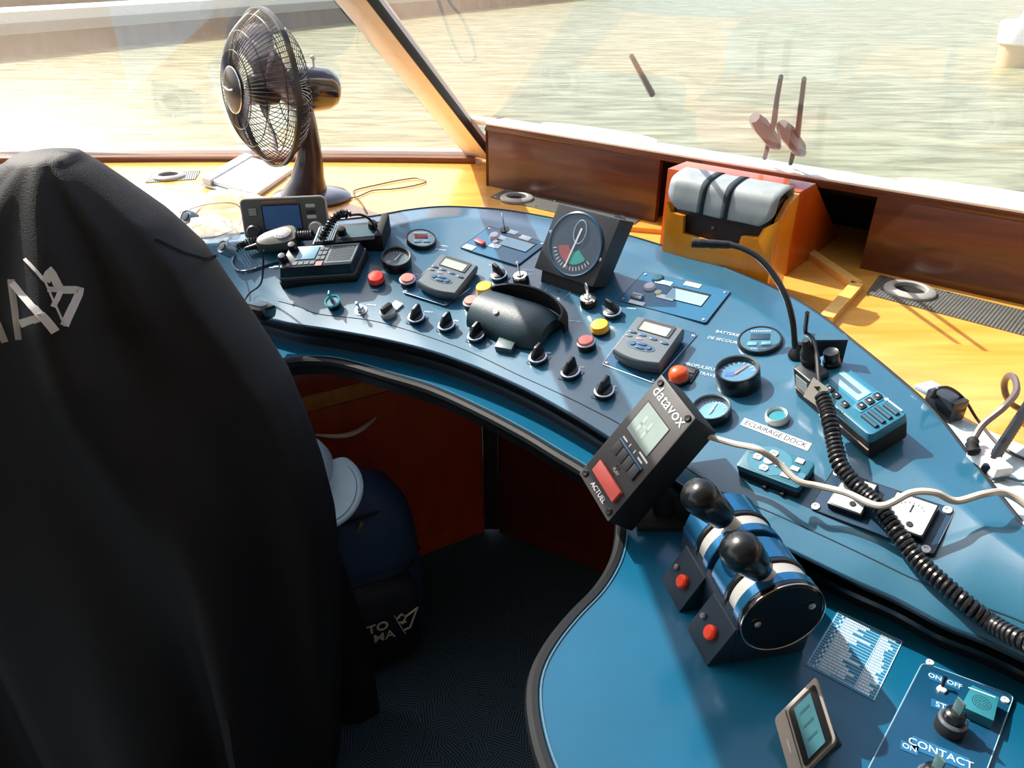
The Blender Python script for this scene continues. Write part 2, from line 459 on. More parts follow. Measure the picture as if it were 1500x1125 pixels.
# ------------------------------------------------------------------ cabinets below, floor
COR = V((-.05, 1.44)); d1 = V((-.87, -.49)); d2 = V((.87, -.49))
cab = thing('cabinet', 'red mahogany under-desk cabinet with a curved steel drawer handle, left of the footwell corner', 'cabinet', Matrix.Translation(V((COR.x, COR.y, ZFLOOR))))
def wallbox(mb, a, b, z0, z1, th, side=1):
    a = V((a[0], a[1], 0)); b = V((b[0], b[1], 0)); t = (b - a).normalized(); n = V((-t.y, t.x, 0)) * th * side
    mb.hexa([a + V((0, 0, z0)), b + V((0, 0, z0)), b + n + V((0, 0, z0)), a + n + V((0, 0, z0))], [a + V((0, 0, z1)), b + V((0, 0, z1)), b + n + V((0, 0, z1)), a + n + V((0, 0, z1))], .002)
CBI = Matrix.Translation(V((-COR.x, -COR.y, -ZFLOOR)))
A = COR + d1 * .02; B = COR + d1 * 1.15
def onface(px, py):
    n = V((d1.y, -d1.x, 0)); return at_plane(px, py, V((COR.x, COR.y, .5)), n)
pr1 = onface(440, 606).z; pr0 = onface(440, 583).z
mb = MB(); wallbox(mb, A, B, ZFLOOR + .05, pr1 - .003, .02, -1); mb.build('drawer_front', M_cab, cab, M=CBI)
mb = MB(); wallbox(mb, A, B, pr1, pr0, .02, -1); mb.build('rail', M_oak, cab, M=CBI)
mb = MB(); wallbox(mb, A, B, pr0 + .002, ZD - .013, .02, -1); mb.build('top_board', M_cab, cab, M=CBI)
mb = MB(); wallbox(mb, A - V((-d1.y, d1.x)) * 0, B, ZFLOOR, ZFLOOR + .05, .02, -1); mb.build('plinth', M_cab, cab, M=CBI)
# handle: shallow bow
h0, h1 = onface(462, 636), onface(550, 611); nrm = V((d1.y, -d1.x, 0)).normalized()
if nrm.dot(CAM - h0) < 0: nrm = -nrm
pts = []; rr = []
for k in range(21):
    t = k / 20; p = h0.lerp(h1, t) + nrm * (.002 + .02 * math.sin(PI * t)) - V((0, 0, .009)) * math.sin(PI * t); pts.append(p); rr.append(.0022 + .0035 * math.sin(PI * t))
mb = MB(); mb.tube(pts, rr, 10); hd = mb.build('handle', mat('brushed handle', (.75, .70, .60), .35, metal=.4), cab, M=CBI); hd['label'] = 'curved brushed steel handle'
cab2 = thing('cabinet', 'shade-coloured mahogany cabinet wall right of the footwell corner, beneath the console', 'cabinet', Matrix.Translation(V((COR.x + .05, COR.y, ZFLOOR))))
CB2 = Matrix.Translation(V((-COR.x - .05, -COR.y, -ZFLOOR)))
P2 = V((.46, 1.14)); 
mb = MB(); wallbox(mb, COR + d2 * .02, P2, ZFLOOR + .05, ZD - .013, .02, 1); mb.build('body', M_cab_shade, cab2, M=CB2)
mb = MB(); wallbox(mb, COR + d2 * .02, P2, ZFLOOR, ZFLOOR + .05, .02, 1); mb.build('plinth', M_cab_shade, cab2, M=CB2)
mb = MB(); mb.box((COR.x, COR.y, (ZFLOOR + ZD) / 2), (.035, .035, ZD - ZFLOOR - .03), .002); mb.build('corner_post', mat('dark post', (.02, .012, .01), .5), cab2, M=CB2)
# support panel under the right lobe of the desk
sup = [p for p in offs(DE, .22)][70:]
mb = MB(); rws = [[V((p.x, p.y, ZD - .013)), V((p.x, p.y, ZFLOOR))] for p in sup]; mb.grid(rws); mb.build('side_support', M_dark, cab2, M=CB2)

# carpet
m = bpy.data.materials.new('carpet'); m.use_nodes = True; N = m.node_tree.nodes; L = m.node_tree.links; b = N['Principled BSDF']
tc = N.new('ShaderNodeTexCoord'); vo = N.new('ShaderNodeTexVoronoi'); vo.inputs['Scale'].default_value = 26
L.new(tc.outputs['Object'], vo.inputs['Vector'])
wv = N.new('ShaderNodeTexWave'); wv.inputs['Scale'].default_value = 60; wv.inputs['Distortion'].default_value = 2
vr = N.new('ShaderNodeVectorRotate'); vr.rotation_type = 'Z_AXIS'; L.new(tc.outputs['Object'], vr.inputs['Vector'])
ml = N.new('ShaderNodeMath'); ml.operation = 'MULTIPLY'; ml.inputs[1].default_value = 6.28
sp = N.new('ShaderNodeSeparateColor'); L.new(vo.outputs['Color'], sp.inputs[0]); L.new(sp.outputs[0], ml.inputs[0]); L.new(ml.outputs[0], vr.inputs['Angle'])
L.new(vr.outputs[0], wv.inputs['Vector'])
rp = N.new('ShaderNodeValToRGB'); L.new(wv.outputs['Fac'], rp.inputs[0]); rp.color_ramp.elements[0].color = (.010, .022, .035, 1); rp.color_ramp.elements[1].color = (.055, .10, .135, 1)
rp.color_ramp.elements[0].position = .45; rp.color_ramp.elements[1].position = .6
L.new(rp.outputs[0], b.inputs['Base Color']); b.inputs['Roughness'].default_value = .95
M_carpet = m
mb = MB(); mb.box((0, .6, ZFLOOR - .03), (4.4, 4.6, .06)); struct(mb.build('floor', M_carpet))

# ------------------------------------------------------------------ wooden shelf behind the console
G1 = V((-.06, 1.84)); GD = V((.78, -.626)).normalized(); GN = V((.626, .78)).normalized()      # base line of the front right window, outward normal
LY = 2.09                                                    # base line of the left window (x direction)
def shelf_pt(px, py): p = at_z(px, py, ZS); return V((p.x, p.y))
inner = [V((p.x, p.y)) for p in offs(OU, .003)][::5]
R_end = G1 + GD * 2.4
poly = inner + [V((1.6, .3)), R_end + GN * .24, G1 + GN * .24, V((G1.x + .05, LY + .14)), V((-2.3, LY + .14)), V((-2.3, 1.3))]
mb = MB(); mb.prism([(p.x, p.y) for p in poly], ZS - .03, ZS); shelf = mb.build('window_shelf', M_wood)
tag(shelf, 'varnished honey-coloured wooden shelf between the console and the windows', 'shelf')
# raised lips on the shelf
lip = thing('wooden_lip', 'angled raised wooden batten on the shelf right of the leather case holder', 'batten', Matrix.Translation(at_z(1254, 423, ZS)))
mb = MB(); p = [at_z(1180, 374, ZS), at_z(1254, 425, ZS), at_z(1208, 476, ZS)]; q = at_z(1254, 425, ZS)
mb.ribbon([p[0] - q, p[1] - q], .02, .012); mb.ribbon([p[1] - q, p[2] - q], .02, .012)
mb.build('batten', wood('pale lip', 'e8b45a', 'f2c878', .3), lip)
mb = MB(); a, b = at_z(905, 336, ZS), at_z(985, 343, ZS); mb.ribbon([a, b], .015, .01)
tag(mb.build('wooden_lip', M_wood), 'short raised wooden batten on the shelf left of the leather case holder', 'batten')
# grey-blue tray panel at right
tp = [at_z(x, y, ZS) for x, y in [(1392, 612), (1430, 628), (1500, 657), (1700, 740), (1700, 960), (1500, 775), (1433, 690), (1380, 624)]]
mb = MB(); mb.prism([(p.x, p.y) for p in tp], ZS + .0005, ZS + .004); tag(mb.build('side_tray', mat('pale tray', (.45, .56, .60), .3)), 'pale grey-blue flat tray surface at the right end of the shelf', 'tray')

# ------------------------------------------------------------------ windows
TAU = 1.373
SILL = 1.05
def gpt(s, z, off=0):        # point of right window: s along base, height z
    p = G1 + GD * s - GN * (TAU * (z - SILL)) + GN * off
    return V((p.x, p.y, z))
def lpt(x, z, off=0): return V((x, LY - TAU * (z - .9) + off, z))
# intersection line of both window planes
def pil(z):
    # G1 - GN*TAU*(z-SILL) + GD*s has y = LY - TAU*(z-.9)
    y = LY - TAU * (z - .9); b = G1 - GN * (TAU * (z - SILL)); s = (y - b.y) / GD.y
    return s
ZT = 1.95
M_g1 = glass('window glass', .055, ior=1.5, filmcol=(.95, .93, .86, 1)); M_g2 = glass('window glass painted haze', .04, ior=1.5, filmcol=(1, .92, .80, 1))  # film strength and colour paint a pale sun haze into both panes
m_ = MB(); m_._add([gpt(pil(SILL) + .01, SILL), gpt(2.6, SILL), gpt(2.6, ZT), gpt(pil(ZT) + .01, ZT)], [(0, 1, 2, 3)])
w = thing('window_1', None, None); w['kind'] = 'structure'; g = m_.build('pane', M_g1, w, sharp=10)
m_ = MB()
p0 = lpt(-2.4, .91); s0 = pil(.91); s1 = pil(ZT); a = gpt(s0, .91); b = gpt(s1, ZT)
m_._add([lpt(-2.4, .91), V((a.x - .01, LY - TAU * .01, .91)), V((b.x - .01, b.y, ZT)), lpt(-2.4, ZT)], [(0, 1, 2, 3)])
w2 = thing('window_2', None, None); w2['kind'] = 'structure'; m_.build('pane', M_g2, w2)
# sill strips of right window
n_in = -GN
mb = MB()
def gl_strip(mb, s0, s1, offa, offb, z0, z1):
    P = [G1 + GD * s0 + GN * offa, G1 + GD * s1 + GN * offa, G1 + GD * s1 + GN * offb, G1 + GD * s0 + GN * offb]
    mb.hexa([V((p.x, p.y, z0)) for p in P], [V((p.x, p.y, z1)) for p in P], .0015)
gl_strip(mb, .0, 2.6, -.006, .062, SILL - .005, SILL); mb.build('sill_strip', M_alu, w)
mb = MB(); gl_strip(mb, .0, 2.6, -.002, .0145, SILL - .0185, SILL - .0052); mb.build('sill_edge', M_maho, w)
# outer deck/coaming beyond the sill (white boat edge)
mb = MB(); gl_strip(mb, -.1, 2.8, .036, .07, SILL - .018, SILL - .006); mb.build('outer_coaming', M_alu, w)
# white curved fittings on the coaming outside
for sc_, wd in ((.20, .15), (.98, .16)):
    mb = MB(); P = []
    base = G1 + GD * (sc_ + wd / 2) + GN * .07
    for k in range(13):
        a_ = PI * k / 12; P.append(base + GD * (math.cos(a_) * wd) + GN * (math.sin(a_) * .035 - .02))
    mb.prism([(p.x, p.y) for p in P], SILL - .004, SILL + .006, .001)
    mb.build('outer_pad', mat('white paint', (.9, .9, .88), .4), w)
# left window lower frame: brown moulding + pale strip, gently bowed
def lbase(x): return LY + .03 * math.cos((x + .75) / .75 * PI / 2) if -1.5 < x < 0 else LY
xs = [-2.3 + i * .05 for i in range(46)]
mb = MB(); mb.ribbon([V((x, lbase(x) - .02, ZS)) for x in xs if x < -.07], .035, .014); mb.build('bottom_frame', mat('brown frame', (.16, .055, .03), .35), w2)
mb = MB(); mb.ribbon([V((x, lbase(x) + .012, ZS)) for x in xs if x < -.07], .03, .024); mb.build('bottom_strip', M_alu, w2)
# pillar
def pl(z): return gpt(pil(z), z)
mb = MB(); P0 = pl(.915); P1 = pl(ZT); ax = (P1 - P0).normalized()
e1 = (V((GD.x, GD.y, 0)) - ax * V((GD.x, GD.y, 0)).dot(ax)).normalized(); e2 = ax.cross(e1)
if e2.dot(CAM - P0) < 0: e2 = -e2
def beam(mb, P0, P1, offs_):
    mb.hexa([P0 + e1 * a + e2 * b for a, b in offs_], [P1 + e1 * a + e2 * b for a, b in offs_], .002)
beam(mb, P0, P1, [(-.088, -.02), (.0, -.02), (.004, .012), (-.083, .016)]); pp = mb.build('trim_1', M_peach); struct(pp)
mb = MB(); beam(mb, P0, P1, [(-.118, -.035), (-.088, -.02), (-.083, .014), (-.113, -.008)]); struct(mb.build('trim_2', mat('pillar side', (.95, .72, .52), .4)))
mb = MB(); beam(mb, P0, P1, [(.000, -.006), (.004, -.006), (.004, .014), (.000, .014)]); struct(mb.build('trim_3', mat('gasket', (.02, .02, .02), .6)))

# panels under the right window
def pan(s0, s1, th, z0, z1, off=0):
    mb = MB(); P = [G1 + GD * s0 + GN * off, G1 + GD * s1 + GN * off, G1 + GD * s1 + GN * (off + th), G1 + GD * s0 + GN * (off + th)]
    mb.hexa([V((p.x, p.y, z0)) for p in P], [V((p.x, p.y, z1)) for p in P], .0015); return mb
def s_of(px, py, z):
    p = at_z(px, py, z); return (V((p.x, p.y)) - G1).dot(GD)
sA = s_of(967, 322, ZS); sB = s_of(1263, 390, ZS)
a = struct(pan(0.004, sA, .015, ZS, SILL - .019).build('wall_front', M_maho))
a = struct(pan(sB, 2.6, .015, ZS, SILL - .019).build('wall_right', M_maho))
# recess behind the opening
mb = pan(sA - .02, sB + .02, .01, ZS, .955, .23); mb2 = mb
for s in (sA - .02, sB + .01):
    P = [G1 + GD * s + GN * .016, G1 + GD * (s + .01) + GN * .016, G1 + GD * (s + .01) + GN * .23, G1 + GD * s + GN * .23]
    mb.hexa([V((p.x, p.y, ZS)) for p in P], [V((p.x, p.y, zz)) for p, zz in zip(P, (SILL - .02, SILL - .02, .955, .955))])
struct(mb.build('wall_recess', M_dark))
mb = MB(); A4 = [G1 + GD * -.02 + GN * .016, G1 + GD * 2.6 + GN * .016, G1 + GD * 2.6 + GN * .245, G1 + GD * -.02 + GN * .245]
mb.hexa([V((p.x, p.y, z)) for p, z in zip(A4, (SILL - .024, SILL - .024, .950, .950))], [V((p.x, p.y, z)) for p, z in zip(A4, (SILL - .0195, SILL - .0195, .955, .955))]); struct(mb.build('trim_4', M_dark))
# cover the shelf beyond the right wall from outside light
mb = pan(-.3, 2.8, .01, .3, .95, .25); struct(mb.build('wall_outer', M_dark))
# return at left end of panel
mb = MB(); mb.hexa([V((G1.x - .003, G1.y + .0, ZS)), V((G1.x + .012, G1.y + .0, ZS)), V((G1.x + .05, LY + .1, ZS)), V((G1.x + .03, LY + .1, ZS))],
                   [V((G1.x - .003, G1.y + .0, SILL - .01)), V((G1.x + .012, G1.y + .0, SILL - .01)), V((G1.x + .04, G1.y + .12, SILL - .01)), V((G1.x + .025, G1.y + .12, SILL - .01))])
struct(mb.build('wall_return', M_maho))

# cabin shell: roof behind the glass, back wall and sides
M_ceil = mat('ceiling white', (.75, .75, .74), .6, var=.03); M_wall = mat('cabin wall', (.55, .42, .30), .5, var=.05)
ye = LY - TAU * (ZT - .9)
mb = MB(); mb.box((0, (ye - 1.75) / 2, ZT + .03), (4.6, ye + 1.75, .06)); struct(mb.build('ceiling', M_ceil))
mb = MB(); mb.box((0, -1.72, 1.05), (4.6, .06, 1.9)); struct(mb.build('wall_back', M_wall))
mb = MB(); mb.box((-2.3, .3, .5), (.06, 4.0, .9)); struct(mb.build('wall_left', M_wall))
mb = MB(); mb.box((2.1, -.4, 1.0), (.06, 2.7, 1.9)); struct(mb.build('wall_starboard', M_wall))

# ------------------------------------------------------------------ outside: river, quay, boat
ZW = -.6
m = bpy.data.materials.new('river water'); m.use_nodes = True; N = m.node_tree.nodes; L = m.node_tree.links; b = N['Principled BSDF']
tc = N.new('ShaderNodeTexCoord'); mp = N.new('ShaderNodeMapping'); mp.inputs['Scale'].default_value = (.55, 2.4, 1); mp.inputs['Rotation'].default_value = (0, 0, .12); L.new(tc.outputs['Object'], mp.inputs[0])
n1 = N.new('ShaderNodeTexNoise'); n1.inputs['Scale'].default_value = 2.2; n1.inputs['Detail'].default_value = 7; n1.inputs['Distortion'].default_value = .5; L.new(mp.outputs[0], n1.inputs['Vector'])
rp = N.new('ShaderNodeValToRGB'); L.new(n1.outputs['Fac'], rp.inputs[0]); rp.color_ramp.elements[0].color = (.15, .16, .075, 1); rp.color_ramp.elements[1].color = (.34, .35, .22, 1)
rp.color_ramp.elements[0].position = .35; rp.color_ramp.elements[1].position = .65
L.new(rp.outputs[0], b.inputs['Base Color']); b.inputs['Roughness'].default_value = .22; b.inputs['IOR'].default_value = 1.33; b.inputs['Specular IOR Level'].default_value = .22
bp = N.new('ShaderNodeBump'); bp.inputs['Strength'].default_value = .9; bp.inputs['Distance'].default_value = .06; L.new(n1.outputs['Fac'], bp.inputs['Height']); L.new(bp.outputs[0], b.inputs['Normal'])
mb = MB(); mb._add([(-120, -60, ZW), (120, -60, ZW), (120, 200, ZW), (-120, 200, ZW)], [(0, 1, 2, 3)])
tag(mb.build('river_water', m), 'olive green rippled river water outside the windows', 'water', kind='stuff')
q0 = at_z(-60, 92, ZW); q1 = at_z(375, 47, ZW); qd = (q1 - q0).normalized(); qn = V((-qd.y, qd.x, 0))
quay = thing('quay', 'dark timber-faced river quay with a pale concrete cap, beyond the left window', 'quay', Matrix.Translation(q0))
def qbox(mb, s0, s1, o0, o1, z0, z1):
    P = [qd * s0 + qn * o0, qd * s1 + qn * o0, qd * s1 + qn * o1, qd * s0 + qn * o1]
    mb.hexa([p + V((0, 0, z0)) for p in P], [p + V((0, 0, z1)) for p in P])
qt = at_y(0, 52, at_z(0, 85, ZW).y).z - ZW; qt2 = at_y(0, 36, at_z(0, 85, ZW).y).z - ZW
M_quay = mat('quay timber', (.035, .05, .06), .7, var=.5, scale=1.2, stretch=(3, 3, .5))
mb = MB(); qbox(mb, -30, 90, 0, .6, -.3, qt); mb.build('timber_face', M_quay, quay)
mb = MB(); qbox(mb, -30, 90, -.1, .8, qt, qt2); mb.build('lower_ledge', mat('quay grey', (.30, .30, .27), .8), quay)
mb = MB(); qbox(mb, -30, 90, -.05, 1.6, qt2, qt2 + .22); mb.build('concrete_cap', mat('quay cap', (.85, .78, .68), .8), quay)
mb = MB(); qbox(mb, -30, 90, 3.5, 8, qt2, qt2 + 2.2); mb.build('upper_wall', M_quay, quay)
# white boat at the right edge
bp0 = at_z(1465, 100, ZW)
boat = thing('moored_boat', 'white boat stern with a beige hull on the water, cut by the upper right corner', 'boat', Matrix.Translation(bp0) @ rotz(-.25))
mb = MB(); s_ = depth(bp0) / F
L_ = 160 * s_
def hullring(z, k, n=20):
    P = []
    for i in range(n):
        a_ = 2 * PI * i / n; x = math.cos(a_); y = math.sin(a_)
        P.append(V((L_ * .5 + k * L_ * .5 * (abs(x) ** .6) * (1 if x > 0 else -1), k * L_ * .2 * (abs(y) ** .7) * (1 if y > 0 else -1) + L_ * .2, z)))
    return P
mb.grid([hullring(-.2, .94), hullring(30 * s_, 1.0)], True); mb.build('hull', mat('beige hull', (.55, .42, .25), .4), boat)
mb = MB(); mb.grid([hullring(30 * s_, 1.0), hullring(32 * s_, 1.05), hullring(58 * s_, 1.08), hullring(62 * s_, 1.04), [V((L_ * .5, L_ * .2, 62 * s_))] * 20], True); mb.build('topsides', mat('white gelcoat', (.85, .86, .86), .3), boat)
mb = MB(); mb.grid([hullring(62 * s_, .8), hullring(110 * s_, .62), [V((L_ * .5, L_ * .2, 110 * s_))] * 20], True); mb.build('cabin', MATS['white gelcoat'], boat)

# wiper arms outside the right window
W = thing('windscreen_wiper', 'black twin-arm windscreen wiper standing outside the front window', 'wiper', Matrix.Translation(gpt(.6, SILL)))
WI = Matrix.Translation(-gpt(.6, SILL))
gn3 = (gpt(0, 1.2) - gpt(0, 1.05)).cross(gpt(1, 1.05) - gpt(0, 1.05)).normalized()
if gn3.dot(CAM - gpt(0.5, 1.2)) > 0: gn3 = -gn3
def gpix(px, py, off): return at_plane(px, py, gpt(0, SILL) + gn3 * off, gn3)
for arm in ([(1120, 232, .02), (1134, 178, .035), (1138, 145, .032), (1144, 112, .03)], [(1158, 240, .02), (1168, 200, .035), (1173, 155, .032), (1178, 115, .03)]):
    mb = MB(); mb.tube([gpix(*a) for a in arm], [.004, .005, .004, .0035, .003], 8); mb.build('wiper_arm', M_blackm, W, M=WI)
for (x0, y0), (x1, y1) in (((1105, 172), (1140, 216)), ((1145, 183), (1176, 226))):
    a_, b_ = gpix(x0, y0, .03), gpix(x1, y1, .03)
    mb = MB(); mb.tube([a_, a_.lerp(b_, .2), a_.lerp(b_, .8), b_], [.010, .014, .013, .006], 8); mb.build('arm_housing', M_black, W, M=WI)
mb = MB(); a_, b_ = gpix(925, 82, .02), gpix(955, 138, .02); mb.tube([a_, b_], [.004, .006], 8); mb.build('blade_tip', M_black, W, M=WI)

# ------------------------------------------------------------------ light
wd = bpy.data.worlds.new('sky'); SC.world = wd; wd.use_nodes = True; N = wd.node_tree.nodes; L = wd.node_tree.links
sky = N.new('ShaderNodeTexSky'); sky.sky_type = 'NISHITA'; sky.sun_disc = False
SD = V((.75, -.66, -1.0)).normalized()       # travel direction of sunlight
sky.sun_elevation = math.asin(-SD.z); sky.sun_rotation = math.atan2(-SD.x, -SD.y); sky.air_density = 1.0; sky.dust_density = 3
bg = N['Background']; L.new(sky.outputs[0], bg.inputs[0]); bg.inputs[1].default_value = .22
sl = bpy.data.lights.new('sun', 'SUN'); sl.energy = 6.5; sl.angle = .009; sl.color = (1, .95, .86)
so = bpy.data.objects.new('sun', sl); COL.objects.link(so); so.rotation_euler = SD.to_track_quat('-Z', 'Y').to_euler()
vs = SC.view_settings; vs.view_transform = 'Standard'; vs.look = 'None'; vs.gamma = 1; vs.use_curve_mapping = False; vs.exposure = .45
# ================================================================== instruments on the console
T3 = Matrix.Translation
def RX(a): return Matrix.Rotation(math.radians(a), 4, 'X')
def RY(a): return Matrix.Rotation(math.radians(a), 4, 'Y')
def RZ(a): return Matrix.Rotation(math.radians(a), 4, 'Z')

# ---- rotary selector switches
def make_selector(M, label):
    t = thing('selector_switch', label, 'switch', M, 'black rotary selector switches on the console')
    mb = MB(); mb.prism(rounded([(-.0145, -.0145), (.0145, -.0145), (.0145, .0145), (-.0145, .0145)], .002), 0, .0012); mb.build('legend_plate', M_plate, t)
    mb = MB(); mb.lathe([(.0148, .0012), (.0148, .006), (.0138, .0075)], 28); mb.build('collar', M_black, t)
    mb = MB(); mb.lathe([(.0138, .0075), (.0146, .0078), (.0146, .0095), (.0128, .0105)], 28); mb.build('bezel', M_chrome, t)
    mb = MB(); mb.lathe([(.0125, .0105), (.0125, .0125), (.011, .013)], 28)
    # tall wedge grip: thin plate, high at one end
    prof = [(-.0125, .012), (.0125, .012), (.0135, .026), (.010, .0285), (-.002, .027), (-.0125, .018)]
    w0, w1 = .0042, .0024
    mb.hexa([(x, -w0 if z < .015 else -w1, z) for x, z in prof], [(x, w0 if z < .015 else w1, z) for x, z in prof], .0006)
    mb.build('grip', M_black, t)
    return t
SEL = [(611, 469, 65, 'black rotary switch just right of the white-tagged switch in the front row'),
       (655, 481, 65, 'black rotary switch in the front row below the left grey controller'),
       (699, 496, 65, 'black rotary switch at the left end of the leather case beside the square button'),
       (789, 528, 65, 'black rotary switch touching the lower right corner of the dark leather case'),
       (837, 550, 65, 'black front-row rotary switch below the pink button right of the leather case'),
       (886, 578, 65, 'black rotary switch at the right end of the row, nearest the tilted timer box'),
       (732, 408, 140, 'black rotary switch behind the leather case, left of a key switch'),
       (898, 462, 140, 'black rotary switch above the yellow button, left of the right grey controller')]
s0 = None
for px, py, a, lb in SEL:
    M = pframe(px, py, 0, 0) @ RZ(a)
    if s0 is None: s0 = make_selector(M, lb)
    else: copy_tree(s0, M, lb)

# ---- push buttons
def make_push(M, label, m, grp='round illuminated push buttons on the console', low=False):
    t = thing('push_button', label, 'button', M, grp)
    mb = MB(); mb.lathe([(.0142, 0), (.0142, .008), (.0138, .010)], 28); mb.build('body', M_black, t)
    mb = MB(); mb.lathe([(.0138, .010), (.0145, .0105), (.0145, .012), (.0125, .0132), (.0115, .0122)], 28, cap=False); mb.build('bezel', M_steel, t)
    mb = MB(); mb.lathe([(.0118, .0110), (.0118, .0150), (.0108, .0162), (.006, .0166), (0, .0167)], 28); mb.build('cap', m, t)
    return t
def make_yellow(M, label, m):
    t = thing('push_button', label, 'button', M, 'yellow indicator buttons on the console')
    mb = MB(); mb.lathe([(.0146, 0), (.0146, .005)], 28); mb.build('body', M_black, t)
    mb = MB(); mb.lathe([(.0142, .005), (.0142, .014), (.013, .0158), (.008, .0166), (0, .0168)], 28); mb.torus(.0138, .0009, seg=28, rs=6, z=.0085); mb.build('cap', m, t)
    return t
pb = make_push(pframe(598, 416), 'pink-red round button left of the left grey controller', M_pink)
copy_tree(pb, pframe(692, 449), 'pink-red round button left of the round emblem sticker and leather case')
copy_tree(pb, pframe(860, 509), 'pink-red round button right of the leather case, in front of the yellow button')
make_yellow(pframe(552, 413), 'bright red round button below the two left gauges, beside the black desk radio', M_red)['group'] = 'red buttons on the console'
ye_ = make_yellow(pframe(711, 429), 'yellow round button half hidden behind the left end of the leather case', M_yellow)
copy_tree(ye_, pframe(880, 486), 'yellow round button standing clear between the pink button and the right grey controller')
t = thing('indicator_lamp', 'glossy orange-red dome lamp just above the tilted black timer box', 'lamp', pframe(995, 557))
mb = MB(); mb.lathe([(.0155, 0), (.0155, .005), (.0145, .006)], 28); mb.build('base', M_black, t)
mb = MB(); mb.lathe([(.0142, .006), (.0142, .012), (.012, .018), (.007, .0215), (0, .0225)], 28); mb.build('lens', M_orange, t)
q = pquad([(1002, 533), (1024, 541), (1013, 560), (990, 552)], .003)
t = thing('rocker_switch', 'small black square rocker switch frame behind the orange-red dome lamp', 'switch', q.M @ T3((0, 0, -.003)))
mb = MB(); mb.prism(q.sub(0, 0, 1, 1), 0, .003, .0005); mb.build('frame', M_black, t)
mb = MB(); mb.prism(q.sub(.12, .12, .88, .45), .003, .0045, .0004); mb.prism(q.sub(.12, .55, .88, .88), .003, .0045, .0004); mb.build('rocker', M_dkgrey, t)

# ---- key switches
def make_key(M, label, m=M_black):
    t = thing('key_switch', label, 'key switch', M, 'key switches with steel keys on the console')
    mb = MB(); mb.lathe([(.0140, 0), (.0140, .009), (.0130, .011)], 28); mb.build('body', m, t)
    mb = MB(); mb.lathe([(.0130, .011), (.0136, .012), (.0120, .0150), (.007, .0155), (.0065, .018), (0, .018)], 28); mb.build('bezel', M_chrome, t)
    mb = MB(); mb.box((0, 0, .021), (.002, .006, .010), .0003); mb.lathe([(.0090, -.0011), (.0098, -.0004), (.0098, .0004), (.0090, .0011)], 24, T3((0, 0, .033)) @ RX(90) @ RY(90)); 
    k = mb.build('key', M_steel, t)
    mb = MB(); mb.torus(.0022, .0011, T3((0.0015, 0, .037)) @ RX(90) @ RY(90), 14, 6); mb.build('key_hole', M_dark, k)
    return t
k1 = make_key(pframe(764, 413, 0, 25), 'steel key in a black switch behind the leather case, in front of the compass box')
copy_tree(k1, pframe(862, 446, 0, 25), 'steel key in a black switch right of the compass box front corner')
# green key switch, toggle, white-tag selector at the left
t = thing('key_switch', 'turquoise ring key switch with a turquoise key, leftmost control of the front row', 'key switch', pframe(490, 448, 0, 10))
M_turq = mat('turquoise', (.05, .40, .45), .3)
mb = MB(); mb.lathe([(.0120, 0), (.0120, .010)], 28); mb.build('body', M_black, t)
mb = MB(); mb.lathe([(.0120, .010), (.0138, .011), (.0138, .0135), (.0120, .0145), (.0108, .0125)], 28, cap=False); mb.build('ring', M_turq, t)
mb = MB(); mb.cyl((0, 0, .010), .0105, .002); mb.build('barrel', M_plate, t)
mb = MB(); mb.box((-.002, .002, .020), (.0025, .010, .020), .0008, M=RX(-10)); mb.build('key', M_turq, t)
t = thing('toggle_switch', 'small steel toggle switch with a ridged washer, right of the turquoise key switch', 'switch', pframe(529, 455))
mb = MB(); mb.lathe([(.011, 0), (.011, .0012), (.009, .0014)], 24); mb.build('washer', M_steel, t)
mb = MB(); mb.lathe([(.0078, .0014), (.0078, .004), (.006, .005), (.0055, .011), (0, .011)], 6); mb.build('nut', M_chrome, t)
mb = MB(); mb.lathe([(.0018, .009), (.0024, .020), (.0036, .023), (.0030, .026), (0, .027)], 14, RX(12)); mb.build('lever', M_chrome, t)
t = thing('selector_switch', 'black rotary switch with a white collar and white tag, right of the steel toggle', 'switch', pframe(569, 460, 0, 60))
mb = MB(); mb.lathe([(.0135, 0), (.0142, .003), (.0142, .008), (.0125, .010)], 28); mb.build('collar', mat('cream collar', (.55, .56, .56), .35), t)
mb = MB(); prof = [(-.0115, .009), (.0115, .009), (.011, .018), (-.0115, .0225)]; mb.hexa([(x, -.004, z) for x, z in prof], [(x, .004, z) for x, z in prof], .0008); mb.build('grip', M_black, t)
mb = MB(); mb.prism([(.013, -.0085), (.030, -.0085), (.030, .0085), (.013, .0085)], 0, .0035, .0006); mb.build('tag', M_white, t)
# square button
q = pquad([(731, 494), (756, 498), (749, 512), (724, 507)], .012)
t = thing('square_button', 'small dark square push button in front of the leather case', 'button', q.M @ T3((0, 0, -.012)))
mb = MB(); mb.prism(q.sub(0, 0, 1, 1), 0, .012, .001); mb.build('cap', mat('slate button', (.045, .09, .10), .4), t)

